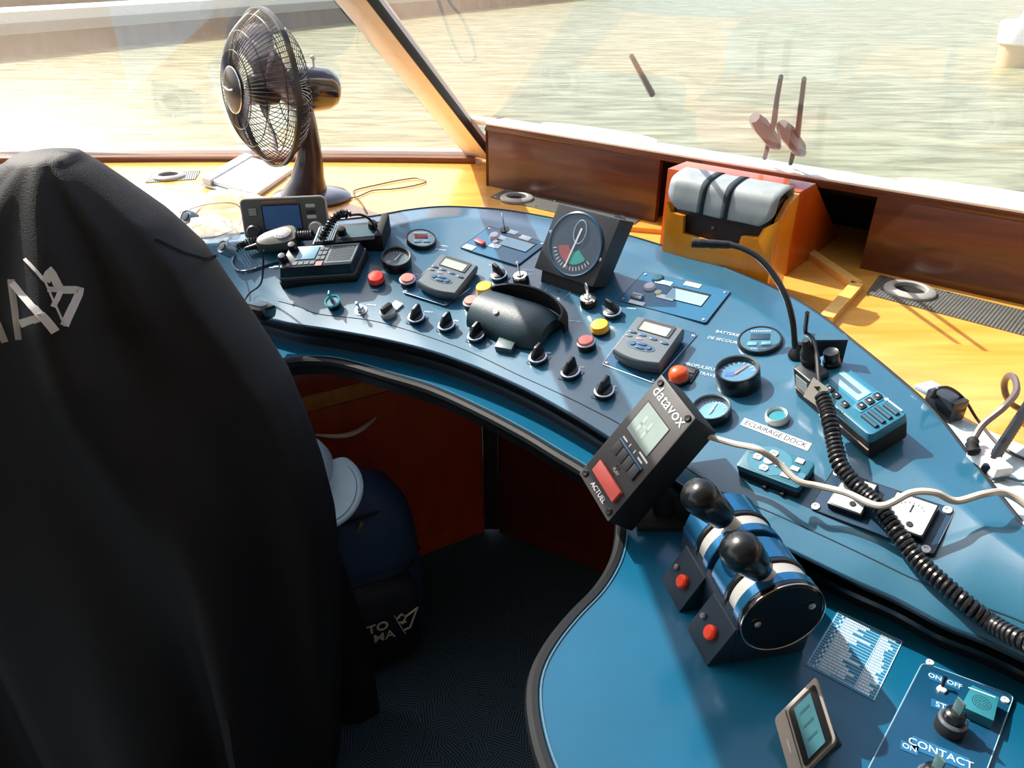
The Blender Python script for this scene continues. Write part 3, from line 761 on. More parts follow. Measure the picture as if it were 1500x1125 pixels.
# ---- gauges
def gauge(px, py, dpx, h, label, face, extra=None, rim=M_black, name='gauge', lens=True, tilt=None):
    """px,py = centre of the glass at height h; dpx = outer rim width in pixels"""
    P = panel(px, py, h); n = hn(P.x, P.y); r = dpx / 2 * mpp(P)
    M = frame(P - n * h, panel(px + 10, py, h) - P, n)
    t = thing(name, label, 'gauge', M, 'round gauges on the console')
    if h > .012: pr = [(r * .98, 0), (r, .002), (r, h), (r * .97, h + .002), (r * .88, h + .0015), (r * .84, h - .004), (r * .84, h - .006)]
    else: pr = [(r * 1.0, 0), (r * 1.0, h - .002), (r * .96, h), (r * .90, h), (r * .88, h - .0008)]
    mb = MB(); mb.lathe(pr, 48, cap=False); mb.build('rim', rim, t)
    zf = h - (.006 if h > .012 else .0012)
    mb = MB(); mb.lathe([(r * .9, zf - .001), (r * .9, zf), (0, zf)], 40); mb.build('dial', face, t)
    if extra: extra(t, r, zf)
    if lens:
        mb = MB(); mb.lathe([(r * .86, h - .001 if h > .012 else h - .0004), (0, h - .0009 if h > .012 else h - .0003)], 40, cap=False); mb.build('glass', glass('gauge glass', .02, ior=1.45), t)
    return t
M_dial = mat('blue dial', (.06, .20, .32), .4); M_dialp = mat('pale blue dial', (.12, .34, .50), .4); M_dialg = mat('digital dial', (.02, .07, .11), .3)
M_dialr = mat('grey dial', (.10, .16, .20), .4)
def ticks(t, r, z, a0, a1, n, m=M_white, l=.16, w=.03):
    mb = MB()
    for k in range(n):
        a = math.radians(a0 + (a1 - a0) * k / (n - 1)); R = Matrix.Rotation(a, 4, 'Z')
        mb.box((r * (.78 - l / 2), 0, z + .0003), (r * l, r * w, .0004), M=R)
    return mb.build('scale_marks', m, t)
def needle(t, r, z, ang, m, L=.62):
    mb = MB(); R = RZ(ang); mb.hexa([(-r * .18, -r * .045, z + .0012), (r * L, -r * .02, z + .0012), (r * L, r * .02, z + .0012), (-r * .18, r * .045, z + .0012)], [(-r * .18, -r * .045, z + .0018), (r * L, -r * .02, z + .0018), (r * L, r * .02, z + .0018), (-r * .18, r * .045, z + .0018)], M=R)
    return mb.build('needle', m, t)
def digital(disp, col):
    def f(t, r, z):
        mb = MB(); mb.box((0, r * .18, z + .0006), (r * .85, r * .42, .0012), .0003); mb.build('display', disp, t)
        mb = MB()
        for x in (-.3, .3): mb.box((r * x, -r * .35, z + .0008), (r * .42, r * .26, .0014), .0004)
        mb.build('button_pair', col, t)
        mb = MB()
        for k in range(9): mb.box((r * (-.4 + .1 * k), r * .60, z + .0003), (r * .06, r * .07, .0004))
        for k in range(7): mb.box((r * (-.3 + .1 * k), -r * .68, z + .0003), (r * .06, r * .05, .0004))
        mb.build('print', M_prn, t)
    return f
gauge(617, 348, 45, .009, 'round digital gauge with a dark red display behind the two left gauges', M_dialr, digital(mat('dark red display', (.12, .01, .01), .2), mat('gauge key', (.10, .22, .30), .4)))
def g_left(t, r, z): ticks(t, r, z, -20, 200, 13); needle(t, r, z, 60, M_white)
gauge(580, 376, 44, .020, 'deep black-rimmed gauge beside the red button, nearer of the two left gauges', M_dialr, g_left)
gauge(1113, 496, 64, .007, 'flat round digital gauge with two keys beside the words BATTERIE DE SECOURS', mat('petrol dial', (.03, .14, .22), .3), digital(mat('off display', (.015, .05, .09), .2), mat('gauge key 2', (.12, .30, .40), .4)))
def g_mid(t, r, z):
    ticks(t, r, z, 15, 165, 9); needle(t, r, z, 50, mat('salmon needle', (.8, .22, .12), .4))
    mb = MB(); mb.box((-r * .35, -r * .1, z + .0004), (r * .4, r * .3, .0006)); mb.build('blue_sector', mat('sector blue', (.04, .12, .4), .4), t)
gauge(1080, 541, 64, .026, 'deep black-rimmed gauge with a salmon pointer, beside the words PROPULSEUR', M_dial, g_mid)
def g_low(t, r, z): ticks(t, r, z, 20, 160, 11); ticks(t, r, z, 200, 340, 7); needle(t, r, z, 70, M_white); needle(t, r, z, 245, M_white, .3)
gauge(1042, 597, 56, .014, 'pale blue-faced gauge with a white pointer partly hidden by the tilted timer box', M_dialp, g_low)
# bare white ring with recessed teal centre
P = panel(1138, 606, .010); n = hn(P.x, P.y); r = 16 * mpp(P)
t = thing('rotary_dimmer', 'white-rimmed round knob with a teal recessed centre above the ECLAIRAGE DOCK strip', 'knob', frame(P - n * .010, V((1, 0, 0)), n))
mb = MB(); mb.lathe([(r * 1.0, 0), (r * 1.08, .003), (r * 1.02, .009), (r * .92, .0105), (r * .84, .009), (r * .82, .005)], 40, cap=False); mb.build('ring', mat('ivory', (.75, .74, .70), .3), t)
mb = MB(); mb.lathe([(r * .86, .004), (r * .86, .006), (0, .0066)], 32); mb.build('centre', mat('teal centre', (.02, .22, .28), .3), t)
# label strip
q = pquad([(1091, 612), (1189, 650), (1183, 660), (1084, 622)], .0008)
t = thing('label_strip', 'white label strip reading ECLAIRAGE DOCK between the white-rimmed knob and the keypad', 'label', q.M @ T3((0, 0, -.0008)))
mb = MB(); mb.prism(q.sub(0, 0, 1, 1), 0, .0008); mb.build('strip', mat('label white', (.85, .86, .84), .5), t)
text('ECLAIRAGE DOCK', q.H * .85, mat('ink', (.03, .04, .05), .5), t, q.tm(.5, .5, .001), depth=.0001, sx=.92, bold=.00012)

# ---- grey controllers on steel plates
M_ctl = mat('controller grey', (.105, .135, .15), .42, var=.04, bump=.05, bscale=500); M_ctlb = mat('controller button blue', (.035, .11, .22), .35)
M_ctls = mat('controller side grey', (.085, .085, .075), .45)
def controller(top, base, hgt, label, face_split=.42):
    q = pquad(top, hgt); b = pquad(base, .003)
    t = thing('instrument_controller', label, 'controller', q.M @ T3((0, 0, -hgt)), 'grey autopilot-style controllers on the console')
    bl = [q.Mi @ p for p in b.w]; 
    mb = MB(); mb.prism(rounded([(p.x, p.y) for p in bl], .004), 0.0002, .0022); mb.build('mounting_plate', M_plate, t)
    mb = MB(); mb.tube([(p.x, p.y, .0022) for p in rounded([(p.x, p.y) for p in bl], .004)], .0006, 5, closed=True); mb.build('plate_edge', M_steel, t)
    for k in (0, 1, 2, 3):
        c = V((bl[k].x, bl[k].y, 0)); c -= c.normalized() * .007
        mb = MB(); mb.lathe([(.0026, .002), (.0024, .0032), (.0010, .0034), (.0009, .0026), (0, .0026)], 14, T3(c)); mb.build('screw', M_steel, t)
    def cv(u, v):   # curved outline: bulging front and rear
        return q.P(u, v)
    pl = []
    N = 12
    for k in range(N + 1): u = k / N; pl.append((u, 0 - .035 * math.sin(PI * u)))
    for k in range(1, N): pl.append((1.0, k / N))
    for k in range(N + 1): u = 1 - k / N; pl.append((u, 1 + .09 * math.sin(PI * u)))
    for k in range(1, N): pl.append((0.0, 1 - k / N))
    def ring(s, z, dz=0):
        return [q.P(.5 + (u - .5) * s, .5 + (v - .5) * s, z) for u, v in pl]
    mb = MB(); mb.grid([ring(.86, .0025), ring(.96, .006), ring(.985, hgt * .55)], True); mb.build('base_shell', M_ctls, t)
    mb = MB(); mb.grid([ring(.985, hgt * .55), ring(1.0, hgt * .6), ring(1.0, hgt - .005), ring(.985, hgt - .0018), ring(.95, hgt)] + [ring(s, hgt + .0008 * (1 - s)) for s in (.8, .5, .2)] + [[q.P(.5, .5, hgt + .001)] * len(pl)], True); mb.build('face_shell', M_ctl, t)
    z = hgt + .0006
    mb = MB(); mb.prism(rounded(q.sub(.17, .03, .86, .36), .003), z - .001, z + .001); mb.build('screen_recess', M_dkgrey, t)
    mb = MB(); mb.prism(rounded(q.sub(.22, .12, .80, .35), .001), z - .0005, z + .0016); mb.build('screen', mat('controller lcd', (.36, .42, .36), .3), t)
    def ov(mb, u, v, a, b_, h=.0015):
        mb.lathe([(1, 0), (1, h * .6), (.8, h), (0, h * 1.05)], 20, q.tm(u, v, z) @ Matrix.Diagonal((a * q.W, b_ * q.H, 1, 1)))
    for u, v in ((.14, .45), (.36, .46), (.60, .48), (.84, .50)):
        mb = MB(); ov(mb, u, v, .085, .033); mb.build('oval_button', M_ctlb, t)
    for u, v, m_ in ((.12, .56, M_ctl), (.35, .57, mat('rose key', (.30, .20, .24), .4))):
        mb = MB(); ov(mb, u, v, .075, .028, .001); mb.build('oval_button', m_, t)
    mb = MB(); ov(mb, .47, .74, .30, .105, .0006); mb.build('keypad_recess', mat('recess blue', (.05, .10, .15), .4), t)
    for u, v, a, b_ in ((.30, .74, .06, .05), (.64, .74, .06, .05), (.47, .69, .11, .035), (.47, .79, .11, .035)):
        mb = MB(); ov(mb, u, v, a, b_, .0022); mb.build('arrow_button', M_ctlb, t)
    return t
controller([(645, 372), (700, 386), (666, 431), (611, 412)], [(642, 380), (715, 399), (653, 448), (590, 428)], .022, 'grey control unit with oval blue keys, left one, behind the row of black switches')
controller([(934, 464), (1002, 480), (966, 534), (897, 510)], [(935, 463), (1022, 488), (958, 560), (882, 532)], .026, 'grey control unit with oval blue keys, right one, beside the yellow button')

# ---- display plates with key/lamp
def dplate(c, label, items, scr, labels):
    q = pquad(c, .0022)
    t = thing('display_plate', label, 'display panel', q.M @ T3((0, 0, -.0022)), 'blue display plates on the console')
    mb = MB(); mb.prism(rounded(q.sub(0, 0, 1, 1), .004), 0, .0022); mb.build('plate', mat('deep teal plate', (.015, .125, .235), .22, var=.03), t)
    mb = MB(); mb.tube([V((p.x, p.y, .0020)) for p in rounded(q.sub(0, 0, 1, 1), .004)], .0006, 5, closed=True); mb.build('plate_edge', M_seam, t)
    mb = MB(); mb.prism(q.sub(*scr), .002, .0030); mb.build('screen_frame', M_black, t)
    a, b, c_, d = scr
    mb = MB(); mb.prism(q.sub(a + .015, b + .07, c_ - .008, d - .01), .003, .0036); mb.build('screen', M_lcdb, t)
    for u, v, w, h in labels:
        mb = MB(); mb.prism(q.sub(u - w / 2, v - h / 2, u + w / 2, v + h / 2), .0022, .0034, .0003); mb.build('name_tag', mat('tag white', (.68, .76, .80), .4), t)
    for u, v in ((.04, .08), (.96, .08), (.96, .93), (.04, .93)):
        mb = MB(); mb.lathe([(.0024, .002), (.0022, .0034), (0, .0036)], 12, q.tm(u, v, 0)); mb.build('screw', M_steel, t)
    items(t, q); return t
mat('milky lamp', (.62, .60, .66), .3)
def itemsR(t, q):
    mb = MB(); mb.lathe([(.0105, .002), (.0105, .004), (.008, .007), (0, .008)], 24, q.tm(.20, .43, 0)); mb.build('white_lamp', mat('milky lamp', (.62, .60, .66), .3), t)
    mb = MB(); mb.lathe([(.0060, .002), (.0055, .005), (0, .006)], 20, q.tm(.335, .53, 0)); mb.build('cream_lamp', mat('cream lamp', (.6, .55, .38), .3), t)
    mb = MB(); mb.lathe([(.0105, .002), (.0105, .004), (.008, .006), (0, .0065)], 24, q.tm(.20, .12, 0)); mb.build('dark_lamp', mat('teal lamp', (.01, .08, .12), .3), t)
    mb = MB(); mb.box((0, 0, .005), (.020, .010, .006), .001, M=q.tm(.17, .80, 0)); mb.build('terminal_block', M_steel, t)
    mb = MB()
    for k in range(5): mb.sphere((-.008 + .004 * k, .001, .009), .0016, 8, q.tm(.17, .80, 0))
    mb.build('terminal_screw_row', M_chrome, t)
def itemsL(t, q):
    mb = MB(); mb.lathe([(.0105, .002), (.0105, .004), (.008, .008), (0, .009)], 24, q.tm(.25, .30, 0)); mb.build('white_lamp', MATS['milky lamp'], t)
    mb = MB(); mb.lathe([(.0055, .002), (.005, .005), (0, .006)], 20, q.tm(.36, .48, 0)); mb.build('small_lamp', MATS['milky lamp'], t)
    mb = MB(); mb.box((0, 0, .006), (.023, .010, .008), .002, M=q.tm(.20, .68, 0, -10)); mb.build('red_rocker', mat('dull red', (.45, .06, .06), .35), t)
    k = MB(); k.lathe([(.009, 0), (.009, .005)], 20, q.tm(.27, -.02, 0)); k.build('lock', M_black, t)
    k = MB(); k.box((0, 0, .015), (.0022, .006, .020), .0004, M=q.tm(.27, -.02, 0, 40)); k.lathe([(.009, -.0011), (.0098, 0), (.009, .0011)], 22, q.tm(.27, -.02, .030, 40) @ RX(90) @ RY(90)); kk = k.build('key', M_steel, t)
    k = MB(); k.torus(.003, .0012, q.tm(.27, -.02, .034, 40) @ RX(90) @ RY(90), 12, 6); k.build('key_hole', M_dark, kk)
dplate([(721, 331), (797, 357), (762, 388), (669, 363)], 'blue plate with pale display, red rocker and upright key, behind the left grey controller', itemsL, (.42, .12, .90, .52), [(.36, .27, .14, .14), (.66, .05, .17, .15), (.42, .60, .16, .15), (.12, .90, .18, .16), (.40, -.02, .16, .14)])
dplate([(944, 398), (1070, 426), (1034, 475), (905, 438)], 'blue plate with pale display and white lamp, right of the square black indicator box', itemsR, (.42, .23, .85, .62), [(.30, .20, .19, .12), (.60, .08, .18, .12), (.44, .60, .20, .12), (.21, 1.0 - .06, .18, .10)])

# ---- compass / indicator box
hB = .085
def boxpt(px, py, h): return panel(px, py, h)
# front face tilted back: corners from photo; lower corners close to the panel, upper ones high
L0 = panel(780, 391, .025); R0 = panel(871, 422, .025)
W_ = (R0 - L0); 
nb = hn(L0.x, L0.y); side = W_.normalized(); 
up_ = nb * .80 + (nb.cross(side)) * .60; up_.normalize()     # direction up the face, leaning back
fn = side.cross(up_).normalized()
if fn.dot(CAM - L0) < 0: fn = -fn
L1 = at_plane(821, 299, L0, fn); R1 = at_plane(906, 320, L0, fn)
q = Quad([L1, R1, R0, L0], fn)
t = thing('rudder_indicator', 'square black box standing on the console with a round dial and white pointer', 'indicator', q.M)
dp = .045
mb = MB(); mb.prism(rounded(q.sub(0, 0, 1, 1), .002, 2), -dp, 0, .001); mb.build('housing', M_dkgrey, t)
# angled rear foot reaching the console
bk = [q.P(.1, 1.0, -.004), q.P(.9, 1.0, -.004), q.P(.9, .25, -dp), q.P(.1, .25, -dp)]
wq = [q.M @ p for p in bk]
def dropto(p): z = hz(p.x, p.y); return V((p.x, p.y, z + .0005))
f0, f1 = dropto(wq[0]), dropto(wq[1])
fwd = V((fn.x, fn.y, 0)).normalized()
f2 = dropto(wq[1] - fwd * .075); f3 = dropto(wq[0] - fwd * .075)
Mi = q.M.inverted()
mb = MB(); mb.hexa([Mi @ p for p in (f0, f1, f2, f3)], [q.P(.1, .97, -.006), q.P(.9, .97, -.006), q.P(.9, .15, -dp + .002), q.P(.1, .15, -dp + .002)]); mb.build('wedge_foot', M_blackm, t)
rd = q.W * .425
cM = T3(q.P(.5, .5, 0)) @ rotz(q.rot())
mb = MB(); mb.lathe([(rd, 0), (rd * 1.02, .0015), (rd * .98, .003), (rd * .94, .002)], 48, cM, cap=False); mb.build('bezel', M_plate, t)
mb = MB(); mb.lathe([(rd * .97, .0003), (0, .0008)], 48, cM); mb.build('dial', mat('slate dial', (.04, .06, .09), .35), t)
def sector(mb, a0, a1, r0, r1, z, n=10):
    pts = [(r1 * math.cos(math.radians(a0 + (a1 - a0) * k / n)), r1 * math.sin(math.radians(a0 + (a1 - a0) * k / n))) for k in range(n + 1)] + [(r0 * math.cos(math.radians(a1 - (a1 - a0) * k / n)), r0 * math.sin(math.radians(a1 - (a1 - a0) * k / n))) for k in range(n + 1)]
    mb.prism(pts, z, z + .0004, M=cM)
mb = MB(); sector(mb, 195, 262, rd * .22, rd * .62, .0012); mb.build('red_sector', mat('muted red', (.35, .08, .08), .4), t)
mb = MB(); sector(mb, 262, 325, rd * .22, rd * .62, .0012); mb.build('green_sector', mat('muted green', (.03, .35, .30), .4), t)
mb = MB()
for k in range(15): mb.box((rd * .76, 0, .0015), (rd * .13, rd * .022, .0004), M=cM @ RZ(200 + k * 9))
mb.build('scale_marks', M_white, t)
mb = MB(); mb.hexa([(-.0012, -rd * .78, .0022), (.0012, -rd * .78, .0022), (.0017, rd * .55, .0022), (-.0017, rd * .55, .0022)], [(-.0012, -rd * .78, .003), (.0012, -rd * .78, .003), (.0017, rd * .55, .003), (-.0017, rd * .55, .003)], M=cM @ T3((0, 0, 0)) @ RZ(-12)); mb.build('pointer', M_white, t)
mb = MB(); mb.torus(rd * .28, .0007, cM @ T3((rd * .08, rd * .42, .0025)) @ Matrix.Diagonal((.8, 1.3, 1, 1)), 28, 6); mb.build('boat_outline', M_prn, t)
mb = MB(); mb.lathe([(rd * .96, .0036), (0, .0042)], 40, cM, cap=False); mb.build('glass', glass('gauge glass', .02), t)
for u, v in ((.05, .42), (.95, .60)):
    mb = MB(); mb.lathe([(.003, 0), (.003, .001), (.0018, .0012), (.0015, .0004), (0, .0004)], 14, T3(q.P(u, v, 0))); mb.build('screw', M_steel, t)
mb = MB(); mb.cyl((0, 0, 0), .012, .008, M=T3(q.P(.80, .06, -dp)) @ RX(0)); mb.build('rear_boss', M_dkgrey, t)
# small screw beside with circle sticker
t = thing('round_sticker', 'faint round clear sticker around a screw, in front of the compass-like indicator box', 'sticker', pframe(817, 427))
mb = MB(); mb.torus(.022, .0004, seg=40, rs=5, z=.0005); mb.build('outline', M_prn, t)
mb = MB(); mb.lathe([(.004, 0), (.0038, .0012), (.0018, .0014), (.0016, .0006), (0, .0006)], 18); mb.build('screw', M_dkgrey, t)
t = thing('emblem_sticker', 'round emblem sticker beside the pink button at the left end of the leather case', 'sticker', pframe(708, 444))
mb = MB(); mb.torus(.015, .0006, seg=36, rs=5, z=.0005); mb.torus(.0135, .0003, seg=36, rs=5, z=.0005); mb.build('outline', mat('emblem print', (.55, .60, .55), .5), t)
mb = MB(); mb.tube([(-.008, .006, .0005), (-.002, -.008, .0005), (.001, .004, .0005), (.004, -.008, .0005), (.009, .007, .0005)], .0008, 5); mb.tube([(-.009, -.001, .0005), (.009, -.001, .0005)], .0006, 5); mb.build('motif', MATS['emblem print'], t)

# ---- eyeglass / leather case on the console: rounded half-cylinder with flap
A0 = panel(712, 468, 0); B0 = panel(800, 500, 0); ax = (B0 - A0); Lc = .118
n = hn(A0.x, A0.y); c0 = panel(756, 477, 0)
M = frame(c0, panel(800, 493, 0) - panel(712, 462, 0), n)
t = thing('spectacle_case', 'dark blue-black leather spectacle case with a snap stud, lying open on the console', 'case', M @ Matrix.Diagonal((1.2, 1.15, 1.1, 1)))
M_lea = mat('blue black leather', (.018, .044, .056), .40, var=.1, bump=.25, bscale=900)
def csec(x, s, k0=-.1, k1=1.1, n=16):
    P = []
    for k in range(n + 1):
        a = PI * (k0 + (k1 - k0) * k / n)
        P.append(V((x, math.cos(a) * .040 * s, .003 + max(0, .036 * s * math.sin(a)) ** 1.0)))
    return P
mb = MB(); R = []
for k in range(15):
    u = k / 14; x = -Lc / 2 + Lc * u
    s = 1 - (.34 * max(0, 2 * u - 1) ** 4) - (.10 * (1 - u) ** 2)
    R.append(csec(x, s, -.05, 1.05))
R = [[R[0][0].lerp(R[0][-1], .5)] * 17] + R + [[R[-1][0].lerp(R[-1][-1], .5) + V((0, 0, .008))] * 17]
mb.grid(R); mb.build('body', M_lea, t, sharp=50)
mb = MB(); R = []
for k in range(15):      # upright rear flap curving around the back and right end
    u = k / 14; a = math.radians(152 - 158 * u); 
    x = .070 * math.cos(a) * 1.02; y = .018 + .034 * math.sin(a)
    hh = .030 + .010 * math.sin(PI * u)
    R.append([V((x, y, .002)), V((x * 1.02, y * 1.05, hh * .6)), V((x * .97, y * .95 - .003, hh)), V((x * .955, y * .93 - .004, hh - .001)), V((x * .98, y * 1.0 - .002, hh * .5)), V((x * .98, y * 1.0 - .001, .002))])
mb.grid(R, True); mb.build('flap', M_blackm, t, sharp=50)
mb = MB(); mb.lathe([(.0042, 0), (.0040, .0012), (.0022, .0016), (.0015, .0010), (0, .0010)], 18, T3((-.014, -.018, .0345)) @ RX(28)); mb.build('snap_stud', M_steel, t)
# ================================================================== radios, microphones, keypad, meters, timer, throttle
def camquad(pts, d0, n_cam, M=None):
    """quad on the plane through photo point pts[0] at depth d0 with normal given as (right, up, toward camera)"""
    n = (cR * n_cam[0] + cU * n_cam[1] - cF * n_cam[2]).normalized()
    p0 = at_d(pts[0][0], pts[0][1], d0)
    return Quad([at_plane(x, y, p0, n) for x, y in pts], n)
def coil(path, R, r, turns, M=None, seg=7, per=12):
    n = turns * per; P = resample(catmull(path, 12), n + 1); out = []; u = None
    for i in range(n + 1):
        t = (P[min(n, i + 1)] - P[max(0, i - 1)]).normalized()
        if u is None:
            u = t.cross(V((0, 0, 1))); 
            if u.length < .1: u = t.cross(V((1, 0, 0)))
        u = (u - t * u.dot(t)).normalized(); w = t.cross(u); a = 2 * PI * i / per
        out.append(P[i] + (u * math.cos(a) + w * math.sin(a)) * R)
    mb = MB(); mb.tube(out, r, seg); return mb
M_cord = mat('black cord', (.010, .011, .013), .28)
M_scr = mat('radio screen', (.25, .50, .70), .15)

# ---- black desk radio with speaker grille (475,385)
hR = .046
q = pquad([(425, 364), (528, 353), (514, 386), (410, 393)], hR)
t = thing('desk_radio', 'boxy black desk radio with pale screen and dotted speaker grille, left on the console', 'radio', q.M @ T3((0, 0, -hR)))
mb = MB(); mb.prism(rounded(q.sub(-.04, -.10, 1.05, 1.22), .004, 3), .0005, hR * .42, .001); mb.build('base_box', M_blackm, t)
mb = MB(); mb.prism(rounded(q.sub(-.03, -.08, 1.04, 1.18), .004, 3), hR * .44, hR * .60, .001); mb.build('middle_band', mat('radio trim', (.07, .08, .085), .3), t)
mb = MB(); bt = rounded(q.sub(-.02, -.05, 1.03, 1.14), .004, 3); tp_ = rounded(q.sub(0, 0, 1, 1.0), .004, 3)
mb.hexa([(p.x, p.y, hR * .60) for p in bt], [(p.x, p.y, hR) for p in tp_], .001); mb.build('face_housing', mat('radio face', (.012, .028, .040), .35), t)
mb = MB(); mb.prism(q.sub(.17, .08, .44, .66), hR - .0005, hR + .0012, .0003); mb.build('screen', mat('radio screen pale', (.22, .42, .55), .3), t)
mb = MB()
for r_ in range(9):
    for c_ in range(13):
        mb.lathe([(.0014, .0001), (.0014, .0006), (0, .0006)], 6, q.tm(.635 + c_ * .026, .12 + r_ * .082, hR))
g = mb.build('speaker_grille', M_blackm, t)
mb = MB(); mb.prism(q.sub(.60, .03, .985, .88), hR - .001, hR + .0001); mb.build('grille_panel', mat('grille panel', (.07, .13, .17), .5), t)
for r_ in range(3):
    for c_ in range(2):
        mb = MB(); mb.prism(rounded(q.sub(.46 + c_ * .065, .10 + r_ * .22, .515 + c_ * .065, .27 + r_ * .22), .001, 2), hR, hR + .0012); mb.build('key', mat('key slate', (.05, .09, .12), .4), t)
for c_ in range(4):
    mb = MB(); mb.prism(rounded(q.sub(.16 + c_ * .08, .76, .225 + c_ * .08, .90), .001, 2), hR, hR + .0010); mb.build('key', MATS['key slate'], t)
mb = MB(); mb.prism(q.sub(.49, .80, .58, 1.0), hR, hR + .0010); mb.build('red_label', mat('dull pink label', (.45, .16, .16), .5), t)
mb = MB(); mb.prism(q.sub(.08, .82, .13, .96), hR, hR + .0010); mb.build('red_label', MATS['dull pink label'], t)
for u, v in ((.06, .10), (.0, .62)):
    mb = MB(); mb.lathe([(.0085, 0), (.0085, .003), (.0078, .010), (.006, .0125), (0, .013)], 20, q.tm(u, v, hR)); mb.build('knob', M_black, t)
c_ = q.P(-.06, .80, hR * .8)
mb = MB(); mb.lathe([(.0035, 0), (.0035, .008), (.002, .010), (.002, .016)], 14, T3(c_) @ rotz(q.rot()) @ RY(-90)); mb.build('plug', M_steel, t)
# its thin cable going to the lower left microphone
pl_w = q.M @ (c_ + V((-.012, 0, 0)))
mic_p = panel(383, 462, .016)
t2 = thing('desk_microphone', 'black palm microphone with ribbed grille half hidden by the jacket, at the console left end', 'microphone', frame(panel(378, 466), panel(400, 452) - panel(378, 466), hn(*panel(378, 466).xy)))
mb = MB(); mb.box((0, 0, .012), (.055, .042, .024), .009, seg=3); mb.build('body', M_black, t2)
mb = MB()
for k in range(8): mb.box((-.016 + k * .004, 0.002, .0245), (.0018, .028 - abs(k - 3.5) * .0018, .002), .0005)
mb.build('grille', mat('mic grille', (.22, .30, .36), .35, metal=.3), t2)
mb = MB(); mb.tube(catmull([pl_w, panel(383, 413, .03), panel(365, 430, .012), panel(352, 450, .004), panel(340, 470, .004)], 6), .0016, 7); tag(mb.build('thin_cable', M_cord), 'thin black cable plugged into the left side of the desk radio', 'cable')

# ---- VHF radio with ribbed grille lying behind, with bracket and thick twisted cord
q = pquad([(470, 333), (556, 322), (552, 350), (456, 356)], .035)
t = thing('ribbed_radio', 'black radio with ribbed grille, partly behind the boxy desk radio', 'radio', q.M @ T3((0, 0, -.035)))
mb = MB(); mb.prism(rounded(q.sub(0, 0, 1, 1.05), .003, 3), .0005, .035, .001); mb.build('housing', M_black, t)
mb = MB(); mb.prism(q.sub(.40, .15, .97, .85), .035, .0356); mb.build('front_plate', mat('plate slate', (.07, .14, .18), .35), t)
mb = MB()
for k in range(9): mb.prism(q.sub(.02 + k * .035, .06, .04 + k * .035, .95), .035, .0375)
mb.build('ribbed_grille', mat('rib blue grey', (.22, .32, .38), .35), t)
for u, v in ((.42, .55), (.90, .35)):
    mb = MB(); mb.lathe([(.0085, 0), (.0085, .010), (.007, .013), (0, .0135)], 18, q.tm(u, v, .035)); mb.build('knob', M_black, t)
mb = MB(); mb.prism(q.sub(1.0, -.2, 1.12, 1.1), .0005, .045, .002); mb.build('side_bracket', M_blackm, t)
pth = [panel(470, 352, .045), panel(478, 338, .055), panel(488, 322, .065), panel(500, 313, .072), panel(512, 315, .065)]
t = thing('coiled_cord', 'bunched black coiled cord looping over the ribbed radio', 'cord', T3(pth[0]))
mb = coil([p - pth[0] for p in pth], .0055, .0026, 13); mb.build('coil', M_cord, t)
mb = MB(); mb.tube(catmull([p - pth[0] for p in (pth[4], panel(530, 315, .065), panel(545, 325, .055), panel(553, 345, .03), panel(548, 358, .01))], 6), .0024, 8); mb.build('lead', M_cord, t)

# ---- grey display radio standing at left (415,315)
pB = panel(415, 349, 0)
yy = pB.y
# plane leaning back a little
n_ = V((.10, -1, .28)).normalized()
q = Quad([at_plane(x, y, pB, n_) for x, y in [(353, 293), (472, 287), (484, 345), (358, 350)]], n_)
t = thing('display_radio', 'grey marine radio with blue screen and two round knobs, standing behind the hand microphone', 'radio', q.M)
rc = lambda a, b, c, d, r: rounded(q.sub(a, b, c, d), r, 5)
mb = MB(); mb.prism(rc(0, 0, 1, 1, .010), -.030, 0, .002); mb.build('housing', mat('radio grey green', (.10, .105, .09), .4), t)
mb = MB(); mb.tube([V((p.x, p.y, -.004)) for p in rc(0.0, 0.0, 1.0, 1.0, .010)], .0022, 8, closed=True); mb.build('front_rim', mat('pale rim', (.45, .43, .38), .3), t)
mb = MB(); mb.prism(q.sub(.24, .16, .70, .80), 0, .0012); mb.build('screen_frame', M_black, t)
mb = MB(); mb.prism(q.sub(.255, .19, .69, .78), .001, .0018); mb.build('screen', mat('blue screen', (.06, .16, .36), .15), t)
mb = MB(); mb.prism(q.sub(.25, .06, .66, .12), 0, .0008); mb.build('brand_strip', mat('brown strip', (.30, .14, .08), .5), t)
mb = MB(); mb.prism(q.sub(.08, .22, .18, .42), 0, .0008); mb.build('speaker_slots', M_dkgrey, t)
mb = MB(); 
for k in range(4): mb.prism(q.sub(.085, .235 + k * .048, .175, .262 + k * .048), .0008, .0014)
mb.build('slot_bars', mat('pale bars', (.55, .55, .50), .4), t)
for v in (.18, .32, .46):
    mb = MB(); mb.prism(rounded(q.sub(.77, v, .88, v + .09), .0012, 2), 0, .0022, .0004); mb.build('side_button', MATS['pale bars'] if v != .32 else M_dkgrey, t)
for u, v in ((.12, .82), (.86, .80)):
    mb = MB(); mb.lathe([(.013, 0), (.0125, .012), (.010, .015), (0, .0155)], 26, q.tm(u, v, 0)); mb.build('knob', M_dkgrey if u < .5 else MATS['pale rim'], t)
mb = MB(); mb.box((0, -.030, -.025), (q.W * .5, .012, .022), .002); mb.build('stand', M_dkgrey, t)

